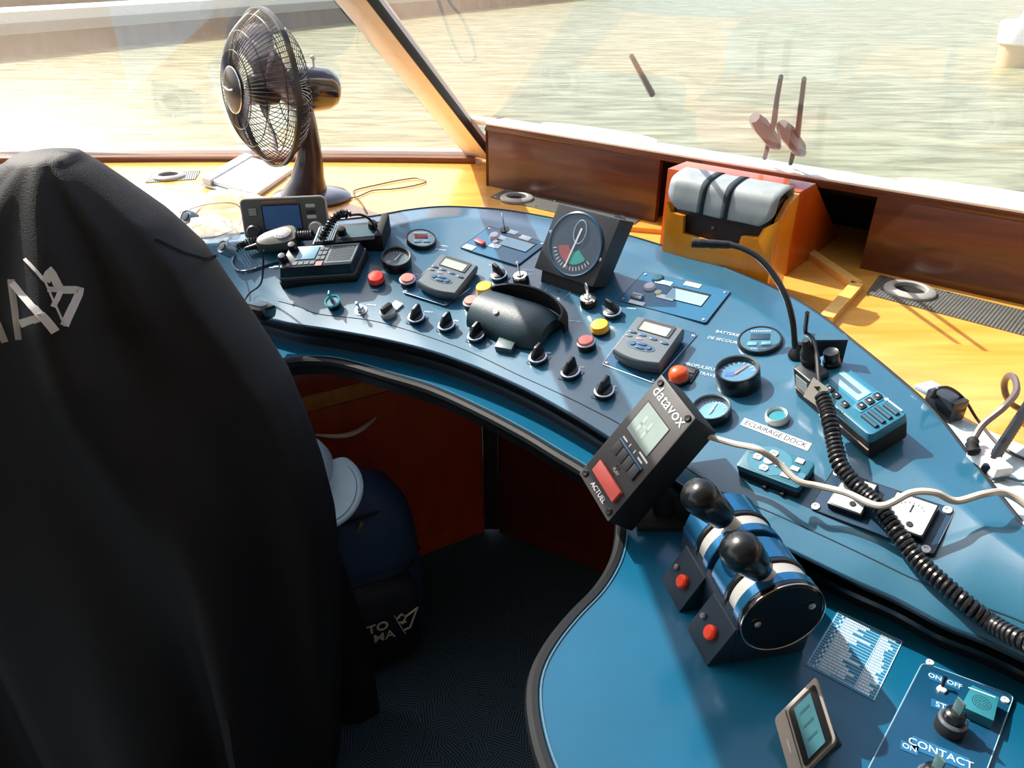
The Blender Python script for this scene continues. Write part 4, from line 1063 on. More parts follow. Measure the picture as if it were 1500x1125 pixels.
# ---- hand microphone with coiled cord resting on the ribbed radio area
P = panel(408, 352, .020); nn = hn(P.x, P.y)
M = frame(P, panel(440, 338, .03) - panel(380, 358, .02), nn) @ RX(-6)
t = thing('hand_microphone', 'olive grey hand microphone with an oval silver grille, lying on its side on coiled cord', 'microphone', M)
def sup_ring(a, b, z, n=28, e=.75, taper=0):
    R = []
    for k in range(n):
        th = 2 * PI * k / n; c, s = math.cos(th), math.sin(th)
        x = a * (abs(c) ** e) * (1 if c > 0 else -1); y = b * (abs(s) ** e) * (1 if s > 0 else -1)
        y *= 1 + taper * x / a
        R.append(V((x, y, z)))
    return R
M_mic = mat('mic olive', (.075, .085, .065), .4)
mb = MB(); mb.grid([[V((0, 0, -.012))] * 28, sup_ring(.034, .016, -.012, taper=.3), sup_ring(.040, .022, -.004, taper=.3), sup_ring(.040, .022, .006, taper=.3), sup_ring(.036, .019, .012, taper=.3), sup_ring(.02, .010, .0145, taper=.3), [V((0, 0, .0148))] * 28], True); mb.build('body', M_mic, t)
mb = MB(); mb.lathe([(.015, .0125), (.0145, .0155), (.010, .0168), (0, .0172)], 28, T3((.012, 0, 0)) @ Matrix.Diagonal((1.1, .85, 1, 1))); mb.build('silver_grille', mat('silver grille', (.62, .60, .54), .3, metal=.6), t)
mb = MB()
for k in range(9): mb.box((-.0 + k * .003, 0, .0172), (.0009, .022 - abs(k - 4) * .003, .0012))
mb.build('grille_slots', M_dkgrey, t)
mb = MB(); mb.lathe([(.006, 0), (.004, .02), (.003, .024)], 14, T3((-.038, 0, 0)) @ RY(-90)); mb.build('strain_relief', M_cord, t)
pth = [panel(392, 348, .022), panel(375, 352, .016), panel(357, 357, .012), panel(343, 366, .008)]
t = thing('coiled_cord', 'short black coiled cord running left from the hand microphone', 'cord', T3(pth[0])); mb = coil([p - pth[0] for p in pth], .0060, .0018, 13); mb.build('coil', M_cord, t)
pth = [panel(432, 346, .030), panel(446, 345, .030), panel(458, 344, .032)]
t = thing('coiled_cord', 'short black coiled cord between the hand microphone and the ribbed radio', 'cord', T3(pth[0])); mb = coil([p - pth[0] for p in pth], .0075, .0024, 7); mb.build('coil', M_cord, t)
mb = MB(); mb.tube(catmull([panel(345, 372, .006), panel(341, 385, .006), panel(348, 396, .004), panel(365, 396, .004), panel(395, 386, .004), panel(412, 380, .006)], 6), .0022, 7); tag(mb.build('loop_cable', mat('blue grey cable', (.07, .13, .18), .35)), 'blue-grey cable curling on the console left of the desk radio', 'cable')

# ---- keypad under the ECLAIRAGE DOCK strip
hk = .020
q = pquad([(1104, 646), (1194, 677), (1170, 717), (1077, 680)], hk)
t = thing('remote_keypad', 'teal keypad with white round arrow keys below the ECLAIRAGE DOCK strip', 'keypad', q.M @ T3((0, 0, -hk)))
mb = MB(); mb.prism(rounded(q.sub(.01, 0, .99, 1.0), .004, 3), .0005, hk * .55, .001); mb.build('base', M_blackm, t)
mb = MB(); mb.prism(rounded(q.sub(0, 0, 1, 1), .004, 3), hk * .55, hk, .0012); mb.build('face', mat('keypad teal', (.022, .13, .19), .35), t)
M_key = mat('white key', (.68, .72, .72), .4)
mb = MB(); mb.lathe([(1, 0), (1, .0003)], 36, q.tm(.40, .47, hk) @ Matrix.Diagonal((.026, .022, 1, 1))); mb.build('round_field', mat('field blue', (.04, .18, .26), .35), t)
def ppoly(mb, cu, cv, pts, z0, z1):
    mb.prism([(p.x, p.y) for p in [q.P(cu + a, cv + b) for a, b in pts]], z0, z1, .0004)
hexp = [(-.07, -.02), (-.045, -.10), (.045, -.10), (.07, -.02), (.05, .09), (-.05, .09)]
for cu, cv in ((.40, .20), (.40, .78), (.22, .50), (.58, .50)):
    mb = MB(); ppoly(mb, cu, cv, hexp, hk, hk + .002); k = mb.build('arrow_key', M_key, t)
    a = math.atan2(-(cv - .48) * .6, cu - .40); mb = MB()
    c = q.P(cu, cv, hk + .0022); e = V((math.cos(a + q.rot()), math.sin(a + q.rot()), 0)); f = V((-e.y, e.x, 0))
    mb.tube([c - e * .0012 + f * .0024, c + e * .0012, c - e * .0012 - f * .0024], .0004, 5); mb.build('arrow_mark', M_blackm, k)
mb = MB(); mb.lathe([(.0058, 0), (.0055, .002), (0, .0022)], 20, q.tm(.40, .49, hk)); mb.build('centre_key', M_key, t)
for u, v, w, h in ((.80, .14, .12, .16), (.80, .44, .12, .14), (.74, .76, .14, .14)):
    mb = MB(); mb.prism(q.sub(u - w / 2, v - h / 2, u + w / 2, v + h / 2), hk, hk + .0018, .0004); mb.build('square_key', M_key, t)
for u, v in ((.08, .30), (.94, .62)):
    mb = MB(); mb.prism(rounded(q.sub(u - .05, v - .14, u + .05, v + .14), .003, 3), hk, hk + .0007); mb.build('blank_key', MATS['field blue'], t)
mb = MB()
for u in (.46, .74): mb.prism(q.sub(u, 1.0, u + .05, 1.12), .0005, hk * .3)
mb.build('rear_leg', M_blackm, t)

# ---- trunked radio (1240,590)
hT = .040
q = pquad([(1216, 515), (1329, 605), (1278, 640), (1158, 545)], hT)
t = thing('mobile_radio', 'large blue-faced mobile radio with pale screen and slotted speaker, on the right of the console', 'radio', q.M @ T3((0, 0, -hT)))
mb = MB(); mb.prism(rounded(q.sub(.0, .02, 1.0, 1.0), .005, 3), .004, hT * .70, .002); mb.build('body', M_blackm, t)
mb = MB(); mb.tube([q.P(.02, 1.0, hT * .42), q.P(.98, 1.0, hT * .42)], .0012, 6); mb.build('side_trim', mat('brown metal trim', (.35, .26, .20), .35), t)
mb = MB(); bt = rounded(q.sub(0, 0, 1, 1), .006, 3); tp_ = rounded(q.sub(.01, .02, .99, .98), .007, 3)
mb.hexa([(p.x, p.y, hT * .70) for p in bt], [(p.x, p.y, hT) for p in tp_], .0015); mb.build('face', mat('radio blue face', (.022, .16, .25), .3), t)
mb = MB(); mb.prism(q.sub(.26, .13, .66, .60), hT, hT + .0006); mb.build('screen_surround', mat('surround', (.03, .22, .34), .2), t)
mb = MB(); mb.prism(q.sub(.29, .18, .645, .54), hT + .0004, hT + .0014); mb.build('screen', M_lcdb, t)
for u, v in ((.38, .74), (.475, .76), (.60, .80)):
    mb = MB(); mb.prism(rounded(q.sub(u - .03, v - .07, u + .045, v + .07), .002, 3), hT, hT + .0022, .0005); k = mb.build('soft_key', M_black, t)
    mb = MB(); mb.box((0, 0, .0024), (.0025, .0015, .0004), M=q.tm(u + .007, v, hT)); mb.build('key_symbol', M_white, k)
mb = MB(); mb.prism(rounded(q.sub(.655, .04, .76, .72), .003, 3), hT, hT + .0008); mb.build('nav_key_field', mat('field outline', (.05, .25, .36), .3), t)
for v in (.16, .37, .58):
    mb = MB(); mb.prism(rounded(q.sub(.672, v - .085, .745, v + .085), .0025, 3), hT, hT + .0026, .0006); k = mb.build('nav_key', M_black, t)
    mb = MB(); mb.box((0, 0, .0028), (.0028, .0022, .0004), M=q.tm(.708, v, hT)); mb.build('key_symbol', M_white, k)
for i in range(4):
    v = .20 + i * .175
    mb = MB(); mb.tube([q.P(.79 + (.0 if i else .02), v, hT + .0005), q.P(.955, v, hT + .0005)], .0030, 10); mb.build('speaker_slot', mat('slot navy', (.010, .05, .085), .5), t)
mb = MB(); mb.tube([q.P(.80, .075, hT + .001), q.P(.95, .075, hT + .001)], .0010, 5); mb.lathe([(.0022, 0), (.0022, .001)], 12, q.tm(.775, .075, hT)); mb.build('brand_mark', M_white, t)
mb = MB(); mb.lathe([(.011, 0), (.011, .004), (.0095, .006), (.0095, .018), (.0085, .020), (.007, .0195), (0, .018)], 24, q.tm(.15, .20, hT)); mb.build('volume_knob', M_black, t)
# microphone connector on its left shoulder
mb = MB(); mb.prism(rounded(q.sub(.02, .50, .27, 1.02), .003, 3), hT * .5, hT + .010, .002); cn = mb.build('connector_block', mat('connector slate', (.014, .02, .028), .4), t)
mb = MB(); mb.prism(q.sub(.06, 1.015, .22, 1.03), hT * .55, hT + .002); mb.build('label', mat('grey label', (.35, .38, .36), .5), cn)
mb = MB(); mb.lathe([(.0115, 0), (.0115, .012), (.010, .014), (.010, .020), (.007, .026), (.005, .036), (.004, .040)], 20, q.tm(.08, .62, hT + .009) @ RX(8)); mb.build('boot', M_blackm, cn)
# U bracket behind
qb = pquad([(1180, 494), (1238, 496), (1238, 502), (1180, 500)], .030)
b0, b1 = panel(1183, 533, 0), panel(1234, 533, 0)
a0 = at_d(1178, 500, depth(b0) + .0); a1 = at_d(1238, 499, depth(b1) + .0)
t = thing('radio_bracket', 'black upright mounting bracket behind the knob of the blue-faced mobile radio', 'bracket', T3(b0))
mb = MB(); dv = V((.15, 1, 0)).normalized() * .006
def z0(p, up): return V((p.x, p.y, p.z + up))
mb.hexa([b0 - b0, b1 - b0, b1 - b0 + dv, dv], [V((0, 0, .034)), b1 - b0 + V((0, 0, .034)), b1 - b0 + dv + V((0, 0, .034)), dv + V((0, 0, .034))], .001)
mb.build('back_plate', M_black, t)
mb = MB(); mb.hexa([V((0, 0, .034)), b1 - b0 + V((0, 0, .034)), b1 - b0 + dv * 3.2 + V((0, 0, .034)), dv * 3.2 + V((0, 0, .034))], [V((0, 0, .036)), b1 - b0 + V((0, 0, .036)), b1 - b0 + dv * 3.2 + V((0, 0, .036)), dv * 3.2 + V((0, 0, .036))]); mb.build('top_plate', mat('bracket top', (.03, .10, .15), .35), t)
# loop lead, tag, coiled cord down to the lower right corner
bt_w = q.M @ q.P(.08, .62, hT + .009 + .038)
lead = [bt_w, panel(1180, 486, .085), panel(1190, 495, .085), panel(1196, 520, .075), panel(1199, 555, .065), panel(1202, 575, .058)]
cpts = [(1202, 577, .058), (1210, 597, .054), (1217, 625, .050), (1222, 650, .042), (1230, 680, .036), (1248, 705, .030), (1268, 724, .026), (1288, 742, .028), (1304, 765, .026), (1325, 795, .022), (1352, 828, .018), (1385, 858, .016), (1420, 888, .014), (1455, 915, .013), (1500, 940, .012), (1550, 965, .012)]
t = thing('coiled_cord', 'long black coiled cord from the mobile radio down to the right edge', 'cord', T3(bt_w))
cp = [panel(*c) for c in cpts]
mb = MB(); mb.tube([p - bt_w for p in catmull(lead, 6)], .0028, 8); mb.build('lead', M_cord, t)
mb = coil([p - bt_w for p in cp], .0068, .0029, 66); mb.build('coil', M_cord, t)
pt = panel(1194, 572, .066); M = frame(pt, panel(1204, 560, .066) - panel(1188, 584, .060), (-.3, -.85, .55))
t = thing('cable_tag', 'small cream paper tag with a dark triangle, hanging on the mobile radio lead', 'tag', M)
mb = MB(); mb.prism([(-.014, -.009), (.010, -.011), (.012, .010), (-.013, .007)], 0, .0008); mb.build('paper', mat('cream paper', (.62, .60, .52), .7), t)
mb = MB(); mb.prism([(.001, -.003), (.007, -.002), (.003, .004)], .0008, .0012); mb.build('triangle_mark', M_blackm, t)

# ---- gooseneck microphone
base = panel(1167, 522, 0)
gp = [base, at_d(1164, 500, depth(base) - .01), at_d(1161, 470, depth(base) - .02), at_d(1152, 437, depth(base) - .02), at_d(1135, 405, depth(base) - .01), at_d(1113, 379, depth(base)), at_d(1090, 365, depth(base) + .01), at_d(1068, 358, depth(base) + .02)]
tipd = depth(base) + .02
t = thing('gooseneck_microphone', 'black gooseneck microphone curving up over the console in front of the leather case holder', 'microphone', T3(base))
pts = [p - base for p in catmull(gp, 8)]
mb = MB(); mb.tube(pts, .0042, 12); mb.build('gooseneck', M_cord, t)
a, b = at_d(1072, 359, tipd) - base, at_d(1013, 356, tipd + .012) - base
mb = MB(); P = [a.lerp(b, k / 10) for k in range(11)]; mb.tube(P, [.0046, .0056, .0056, .0056, .0062, .0064, .0060, .0066, .0066, .0066, .0058], 14); mb.build('capsule', mat('capsule black', (.012, .013, .016), .4), t)
mb = MB(); mb.tube([a.lerp(b, .93), a.lerp(b, .975)], .0071, 14); mb.tube([a.lerp(b, .80), a.lerp(b, .84)], .0070, 14); mb.build('capsule_rings', M_dkgrey, t)
mb = MB(); mb.lathe([(.012, 0), (.011, .006), (.006, .014), (.005, .02)], 20); mb.build('socket', M_black, t)

# ---- twin analogue meters (1290,745)
q = pquad([(1222, 690), (1399, 742), (1368, 817), (1185, 741)], .003)
t = thing('meter_panel', 'dark plate with two white square analogue meters and corner screws under the coiled cord', 'meter panel', q.M @ T3((0, 0, -.003)))
mb = MB(); mb.prism(rounded(q.sub(0, 0, 1, 1), .004), 0.0002, .003); mb.build('plate', mat('navy plate', (.008, .04, .085), .28), t)
mb = MB(); mb.tube([V((p.x, p.y, .003)) for p in rounded(q.sub(0, 0, 1, 1), .004)], .0005, 5, closed=True); mb.build('plate_edge', M_dkgrey, t)
M_mface = mat('meter white', (.50, .56, .56), .5)
for (u0, u1) in ((.13, .42), (.56, .90)):
    mb = MB(); mb.prism(q.sub(u0, .12, u1, .86), .003, .012, .001); b_ = mb.build('meter_body', M_black, t)
    mb = MB(); mb.prism(q.sub(u0 + .015, .15, u1 - .015, .83), .0115, .0126); mb.build('meter_face', M_mface, b_)
    uc = (u0 + u1) / 2
    mb = MB(); mb.lathe([(.0032, 0), (.0032, .0012)], 16, q.tm(uc + .04, .70, .0125)); mb.build('pivot_cover', M_blackm, b_)
    mb = MB(); mb.box((0, 0, 0), (.0012, .010, .0006), M=q.tm(uc, .38, .013)); mb.build('pointer', M_blackm, b_)
    mb = MB()
    for k in range(7): mb.box((.008 * math.sin((k - 3) * .35) * 1.6, .010 * math.cos((k - 3) * .35) - .004, 0), (.0005, .002, .0004), M=q.tm(uc, .36, .0128))
    mb.build('scale_marks', M_blackm, b_)
for u, v in ((.04, .93), (.95, .07), (.94, .96), (.05, .07)):
    mb = MB(); mb.lathe([(.0046, .003), (.0044, .0048), (.0022, .0052), (.0020, .0042), (0, .0042)], 18, q.tm(u, v, 0)); mb.build('screw', mat('pale screw', (.7, .72, .74), .3), t)

# ---- tilted timer box
nB = (-.62, .34, .71)
q = camquad([(967, 549), (1021, 612), (889, 765), (850, 693)], .89, nB)     # TL TR BR BL  (top edge = A-B)
# widen along: u along A-B, v down to D-C
t = thing('timer_box', 'black tilted box marked datavox with a small screen, four keys and a red bar button', 'timer', q.M)
th_ = .055
mb = MB(); mb.prism(q.sub(0, 0, 1, 1), -th_, -.002, .0012); mb.build('housing', M_blackm, t)
M_face = mat('timer face', (.040, .038, .038), .42)
mb = MB(); mb.prism(rounded(q.sub(0, 0, 1, 1), .002, 3), -.002, 0, .0005); mb.build('face_plate', M_face, t)
mb = MB(); mb.prism(q.sub(.13, .20, .79, .475), -.0005, .0004); mb.build('screen_frame', M_black, t)
mb = MB(); mb.prism(q.sub(.15, .208, .775, .468), 0, .0008); mb.build('screen', M_lcd, t)
mb = MB(); mb.prism(q.sub(.30, .28, .36, .42), .0008, .001); mb.prism(q.sub(.45, .28, .51, .42), .0008, .001); mb.prism(q.sub(.30, .34, .51, .36), .0008, .001); mb.build('screen_digits', mat('faint digits', (.33, .42, .37), .3), t)
text('datavox', q.W * .26, M_white, t, q.tm(.50, .10, .0004), depth=.0002)
for k in range(4):
    u = .20 + k * .17
    mb = MB(); mb.prism(q.sub(u, .565, u + .155, .665), 0, .0035, .0008); mb.build('key', M_dkgrey, t)
mb = MB(); mb.prism(q.sub(.20, .545, .87, .562), 0, .003, .0003); mb.build('key_ledge', mat('ledge blue', (.05, .14, .25), .35), t)
mb = MB(); mb.prism(q.sub(.20, .52, .33, .535), 0, .0003); mb.prism(q.sub(.66, .52, .79, .535), 0, .0003); mb.prism(q.sub(.40, .51, .42, .54), 0, .0003); mb.prism(q.sub(.54, .51, .56, .54), 0, .0003); mb.prism(q.sub(.62, .485, .86, .50), 0, .0003)
mb.build('key_print', M_white, t)
mb = MB(); mb.prism(q.sub(.20, .775, .88, .88), 0, .0065, .0012); mb.build('red_bar_button', mat('coral red', (.80, .13, .10), .35), t)
text('ACTUEL', q.W * .115, M_white, t, q.tm(.52, .945, .0004), depth=.0002)
text('PLAY', q.W * .07, M_white, t, q.tm(.52, .735, .0004), depth=.0002)
mb = MB()
for u, v in ((.50, .70), (.56, .70)): mb.lathe([(.0014, 0), (.0014, .0003)], 10, q.tm(u - .02, v, 0))
mb.build('pin_holes', M_dark, t)
for u, v in ((.10, .045), (.90, .045), (.10, .95), (.90, .95)):
    mb = MB(); mb.lathe([(.0042, 0), (.0042, .0012), (.003, .002), (0, .0016)], 16, q.tm(u, v, 0)); mb.build('screw', M_black, t)
# bracket down to the lower desk
cw = q.M @ q.P(.75, .62, -th_ + .006)
mb = MB(); Mi = q.M.inverted(); 
fo = V((cw.x + .02, cw.y + .005, ZD)); 
mb.tube([Mi @ cw, Mi @ V((cw.x + .015, cw.y, (cw.z + ZD) / 2)), Mi @ fo], .014, 14); mb.build('stand_post', M_blackm, t)
mb = MB(); mb.box((0, 0, .004), (.075, .06, .008), .002, M=Mi @ T3(fo)); mb.build('stand_foot', M_blackm, t)
# cream cable from its back
e0 = q.M @ q.P(1.0, .02, -th_ + .004)
cc = [e0 + V((-.012, .004, -.004)), at_d(1075, 650, .86), panel(1110, 658, .075), panel(1140, 678, .055), panel(1168, 704, .045), panel(1200, 712, .042), panel(1240, 722, .045), panel(1290, 741, .048), panel(1335, 722, .055), panel(1370, 722, .050), panel(1400, 734, .035), panel(1440, 724, .030), panel(1470, 722, .022), panel(1505, 742, .015), at_z(1560, 790, ZS + .006)]
mb = MB(); mb.tube(catmull(cc, 8), .0037, 10); tag(mb.build('cream_cable', mat('cream cable', (.52, .47, .40), .4)), 'cream-coloured cable snaking from the timer box across the console to the right', 'cable')

# ---- twin throttle
Z0 = ZD; cz = Z0 + .062
c_front = at_z(1146, 903, cz); c_back = at_z(1052, 762, cz)
axd = (c_front - c_back); axd.z = 0; LT = axd.length; axd.normalize()
M = frame(V((c_front.x, c_front.y, Z0)), -axd, (0, 0, 1))      # x = backwards along barrel, z up
t = thing('throttle_lever_unit', 'twin throttle with two black knobbed levers and blue chrome barrels on the lower desk', 'throttle', M)
RB = .043; zc = cz - Z0
BX = T3((0, 0, zc)) @ RY(90)         # lathe axis along +x
M_bar = mat('blue chrome', (.02, .14, .30), .2, metal=.6)
M_lil = mat('dark blue shell', (.005, .018, .035), .4)
def ringp(x0, x1, r, m, nm, par=t, bev=.001, seg=48):
    mb = MB(); mb.lathe([(r - bev, x0), (r, x0 + bev), (r, x1 - bev), (r - bev, x1)], seg, BX); return mb.build(nm, m, par)
LT = LT
h = LT / 2
mb = MB(); mb.lathe([(0, -.002), (RB * .86, -.002), (RB * .92, -.0025), (RB * .99, -.001), (RB * 1.01, .002), (RB, .004)], 56, BX); e = mb.build('end_disc', mat('gloss black', (.004, .004, .005), .12), t)
mb = MB(); mb.torus(RB * .99, .0008, BX @ T3((0, 0, -.0015)), 56, 6); mb.build('disc_rim', M_chrome, e)
for yy_, zz_ in ((.027, -.001), (-.026, .012)):
    mb = MB(); mb.lathe([(.0036, 0), (.0036, .0015), (.0018, .002), (.0015, .0010), (0, .0010)], 14, T3((-.0028, yy_, zc + zz_)) @ RY(-90)); mb.build('screw', M_steel, e)
for u in range(2):
    x = u * h
    ringp(x + .004, x + h * .22, RB, M_bar, 'lever_ring')
    ringp(x + h * .22, x + h * .42, RB * .95, mat('white band', (.36, .36, .34), .4), 'white_band')
    ringp(x + h * .42, x + h * .50, RB * 1.0, M_black, 'black_collar')
    ringp(x + h * .50, x + h * .93, RB * .985, M_bar, 'barrel_shell')
    ringp(x + h * .93, x + h, RB * .9, M_black, 'joint_gap')
# pedestal
mb = MB(); mb.hexa([(0.004, -.038, .0002), (LT, -.038, .0002), (LT, .040, .0002), (.004, .040, .0002)], [(.004, -RB * .98, zc), (LT, -RB * .98, zc), (LT, RB * .98, zc), (.004, RB * .98, zc)], .003); mb.build('pedestal', M_lil, t)
# front foot that flares toward the operator side  (+y is to the left?)
ysgn = 1 if (M @ V((0, 1, 0)) - M @ V((0, 0, 0))).dot(cR) < 0 else -1
for u in range(2):
    x0, x1 = u * h + .006, u * h + h * .80
    yb, yt = ysgn * .066, ysgn * .046
    mb = MB(); mb.hexa([(x0, ysgn * .03, .0004), (x1, ysgn * .03, .0004), (x1, yb, .0004), (x0, yb, .0004)], [(x0, ysgn * .03, .052), (x1, ysgn * .03, .052), (x1, ysgn * .042, .046), (x0, ysgn * .042, .046)], .002); sb = mb.build('button_housing', mat('navy housing', (.004, .018, .034), .5), t)
    # button on sloping face
    nrm_ = V((0, ysgn * .046, .024)).normalized(); cpt = V(((x0 + x1) / 2 - .006, ysgn * .0545, .0235))
    Mb = frame(cpt, (1, 0, 0), nrm_)
    mb = MB(); mb.lathe([(.0078, 0), (.0078, .004), (.0060, .0062), (0, .0066)], 22, Mb); mb.build('red_button', mat('signal red', (.85, .06, .02) , .35) , sb)
    mb = MB(); mb.lathe([(.0036, 0), (.003, .002), (.0012, .0022), (.001, .001)], 14, frame(cpt + V((.021, 0, .002)), (1, 0, 0), nrm_)); mb.build('screw', M_steel, sb)
# levers
def lever(px, py, u):
    xl = u * h + h * .26
    root = V((xl, ysgn * .010, zc + RB * .80))
    # knob top centre in world from photo at a depth near the root
    rw = M @ root
    kn = at_d(px, py, depth(rw) - .030)
    kl = M.inverted() @ kn; d = (kl - root); L = d.length; d.normalize()
    Mk = frame(root, (1, 0, 0), d)
    rod = MB(); rod.lathe([(.0085, -.004), (.0085, .014), (.0070, L * .55), (.0070, L * .6)], 18, Mk); r_ = rod.build('lever_rod', mat('cream rod', (.66, .62, .52), .35), t)
    kb = MB(); b0 = L * .34
    kb.lathe([(.0125, b0), (.0140, b0 + .002), (.0166, b0 + (L - b0) * .45), (.0185, L - .010), (.0192, L - .002), (.0175, L + .007), (.0120, L + .0125), (.005, L + .0145), (0, L + .015)], 32, Mk); kb.build('knob', mat('knob black', (.006, .008, .010), .22), t)
lever(1024, 726, 1); lever(1084, 806, 0)
# ================================================================== lower desk items
# printed sheet
q = Quad([at_z(x, y, ZD + .0006) for x, y in [(1226, 895), (1323, 939), (1280, 1028), (1179, 973)]], (0, 0, 1))
t = thing('instruction_sheet', 'small clear sheet printed with a white two-column table, stuck on the lower desk', 'sticker', q.M @ T3((0, 0, -.0006)))
mb = MB(); mb.prism(q.sub(0, 0, 1, 1), 0.0001, .0006); mb.build('sheet', mat('sheet blue', (.015, .16, .30), .25), t)
M_tab = mat('table print', (.45, .62, .72), .5)
mb = MB(); z = .0007
def bar(u0, v0, u1, v1): mb.prism(q.sub(u0, v0, u1, v1), .0006, .0008)
bar(.0, .0, 1.0, .008); bar(.02, .0, .03, .96); bar(.985, .02, .998, .99); bar(.16, .0, .168, .95); bar(.70, .03, .71, .97); bar(.02, .955, .74, .965)
for k in range(21): v = .045 * (k + .5) + .01; bar(.03, v, .985, v + .005)
mb.build('table_rules', M_tab, t)
mb = MB(); rnd = random.Random(3)
for k in range(21):
    v = .045 * (k + .5) + .016; x = .175
    end = .175 + rnd.choice([.30, .36, .22, .45, .18, .27])
    while x < end: w_ = rnd.uniform(.008, .03); bar(x, v + .004, min(x + w_, .69), v + .031); x += w_ + .006
    x = .72; end = .72 + rnd.uniform(.10, .22)
    while x < end: w_ = rnd.uniform(.008, .03); bar(x, v + .004, x + w_, v + .031); x += w_ + .006
    if k % 2 == 0: bar(.10, v + .008, .125, v + .03)
    else: bar(.128, v + .008, .155, v + .03)
mb.build('illegible_lines', mat('table ink', (.62, .78, .86), .5), t)

# tilted display unit near the bottom edge
q = camquad([(1136, 1052), (1193, 990), (1228, 1084), (1158, 1150)], .665, (-.42, .50, .76))
t = thing('desk_display', 'grey-beige desk display with a dark framed screen, tilted, at the bottom edge of the desk', 'display', q.M)
M_bg = mat('warm grey', (.26, .24, .21), .45); M_bl = mat('pale edge', (.55, .48, .40), .4)
mb = MB(); mb.prism(rounded(q.sub(0, 0, 1, 1), .004, 4), -.010, 0, .0012); mb.build('face', M_bg, t)
mb = MB(); mb.hexa([V((p.x * 1.0, p.y * 1.0, -.020)) for p in rounded(q.sub(.02, .02, .98, .98), .004, 4)], [V((p.x, p.y, -.010)) for p in rounded(q.sub(0, 0, 1, 1), .004, 4)]); mb.build('rear_shell', M_bl, t)
mb = MB(); mb.prism(rounded(q.sub(.30, .07, .93, .95), .004, 4), 0, .0015, .0004); mb.build('bezel', M_black, t)
mb = MB(); mb.prism(q.sub(.42, .14, .80, .90), .001, .0022); mb.build('screen', mat('dim lcd', (.045, .14, .17), .2), t)
mb = MB()
for k in range(3): mb.prism(q.sub(.50, .26 + k * .2, .72, .30 + k * .2), .0022, .0024)
mb.build('faint_digits', mat('dim digits', (.02, .08, .10), .3), t)
mb = MB(); mb.prism(q.sub(.245, .05, .262, .93), 0, .0008); mb.build('groove', M_dkgrey, t)
mb = MB(); mb.prism(q.sub(.12, .42, .15, .62), 0, .0004); mb.build('brand_mark', mat('faint mark', (.45, .45, .44), .5), t)
wp = [q.M @ q.P(u, v, -.018) for u, v in ((.45, .2), (.95, .2), (.95, .9), (.45, .9))]
Mi = q.M.inverted()
mb = MB(); mb.hexa([Mi @ V((p.x + .012, p.y + .004, ZD + .001)) for p in wp], [Mi @ p for p in wp], .001); mb.build('stand', mat('stand dark', (.05, .045, .04), .5), t)

# contact panel
q = dquad([(1352, 964), (1486, 1026), (1440, 1172), (1250, 1180)], ZD + .004)
q = Quad([at_z(1352, 964, ZD + .004), at_z(1486, 1026, ZD + .004), at_z(1412, 1210, ZD + .004), at_z(1258, 1160, ZD + .004)], (0, 0, 1))
t = thing('contact_panel', 'dark blue switch plate with CONTACT lettering and key switches on the lower desk', 'switch panel', q.M @ T3((0, 0, -.004)))
mb = MB(); mb.prism(rounded(q.sub(0, 0, 1, 1), .006, 4), 0.0002, .004); mb.build('plate', mat('navy desk plate', (.006, .055, .12), .25), t)
mb = MB(); mb.tube([V((p.x, p.y, .0038)) for p in rounded(q.sub(0, 0, 1, 1), .006, 4)], .0006, 5, closed=True); mb.build('plate_edge', mat('pale edge line', (.25, .42, .55), .3), t)
def inq(px, py, z=.004): return q.M.inverted() @ at_z(px, py, ZD + z)
ctr = t
ra = q.rot()
def dlabel(s_, px, py, w, h, size):
    c = inq(px, py); Mx = T3((c.x, c.y, .004)) @ rotz(ra)
    mb = MB(); mb.box((0, 0, .0003), (w, h, .0006), M=Mx); mb.build('tape', mat('tape blue', (.015, .12, .25), .3), ctr)
    text(s_, size, mat('tape print', (.6, .78, .88), .5), ctr, Mx @ T3((0, 0, .0008)), depth=.0001)
dlabel('ON  OFF', 1384, 998, .026, .010, .0075)
dlabel('START', 1392, 1040, .032, .010, .0085)
dlabel('CONTACT', 1377, 1104, .045, .014, .0105)
dlabel('ON', 1332, 1096, .014, .010, .0075)
for px, py in ((1362, 971), (1472, 1026)):
    c = inq(px, py); mb = MB(); mb.lathe([(.0036, .004), (.0034, .0056), (.0016, .006), (.0014, .005), (0, .005)], 16, T3((c.x, c.y, 0))); mb.build('screw', MATS['pale screw'], t)
c = inq(1379, 1011); mb = MB(); mb.lathe([(.0045, .004), (.0042, .0065), (.0028, .007)], 6, T3((c.x, c.y, 0))); mb.build('toggle_nut', MATS['pale screw'], t)
mb = MB(); mb.lathe([(.0014, .006), (.0016, .014), (.0024, .017), (0, .018)], 10, T3((c.x, c.y, 0)) @ RX(-20)); mb.build('toggle_lever', M_black, t)
t2 = thing('buzzer', 'teal square buzzer with a dotted round grille on the switch plate', 'buzzer', q.M @ T3((0, 0, 0)))
bq = [inq(x, y, .016) for x, y in ((1424, 1003), (1464, 1021), (1456, 1056), (1408, 1034))]
mb = MB(); mb.prism([(p.x, p.y) for p in bq], .0002, .012, .0008); mb.build('body', mat('buzzer teal', (.02, .17, .22), .4), t2)
bc = sum(bq, V()) / 4; mb = MB()
for r_ in range(1, 5):
    for k in range(6 * r_): a = 2 * PI * k / (6 * r_); mb.lathe([(.0005, .012), (.0005, .0123), (0, .0123)], 5, T3((bc.x + r_ * .0019 * math.cos(a), bc.y + r_ * .0019 * math.sin(a) - .001, 0)))
mb.build('dotted_grille', M_blackm, t2)
mb = MB(); mb.box((0, 0, 0), (.022, .0012, .0003), M=T3((bc.x, bc.y + .0115, .0122)) @ rotz(ra)); mb.build('print', M_prn, t2)
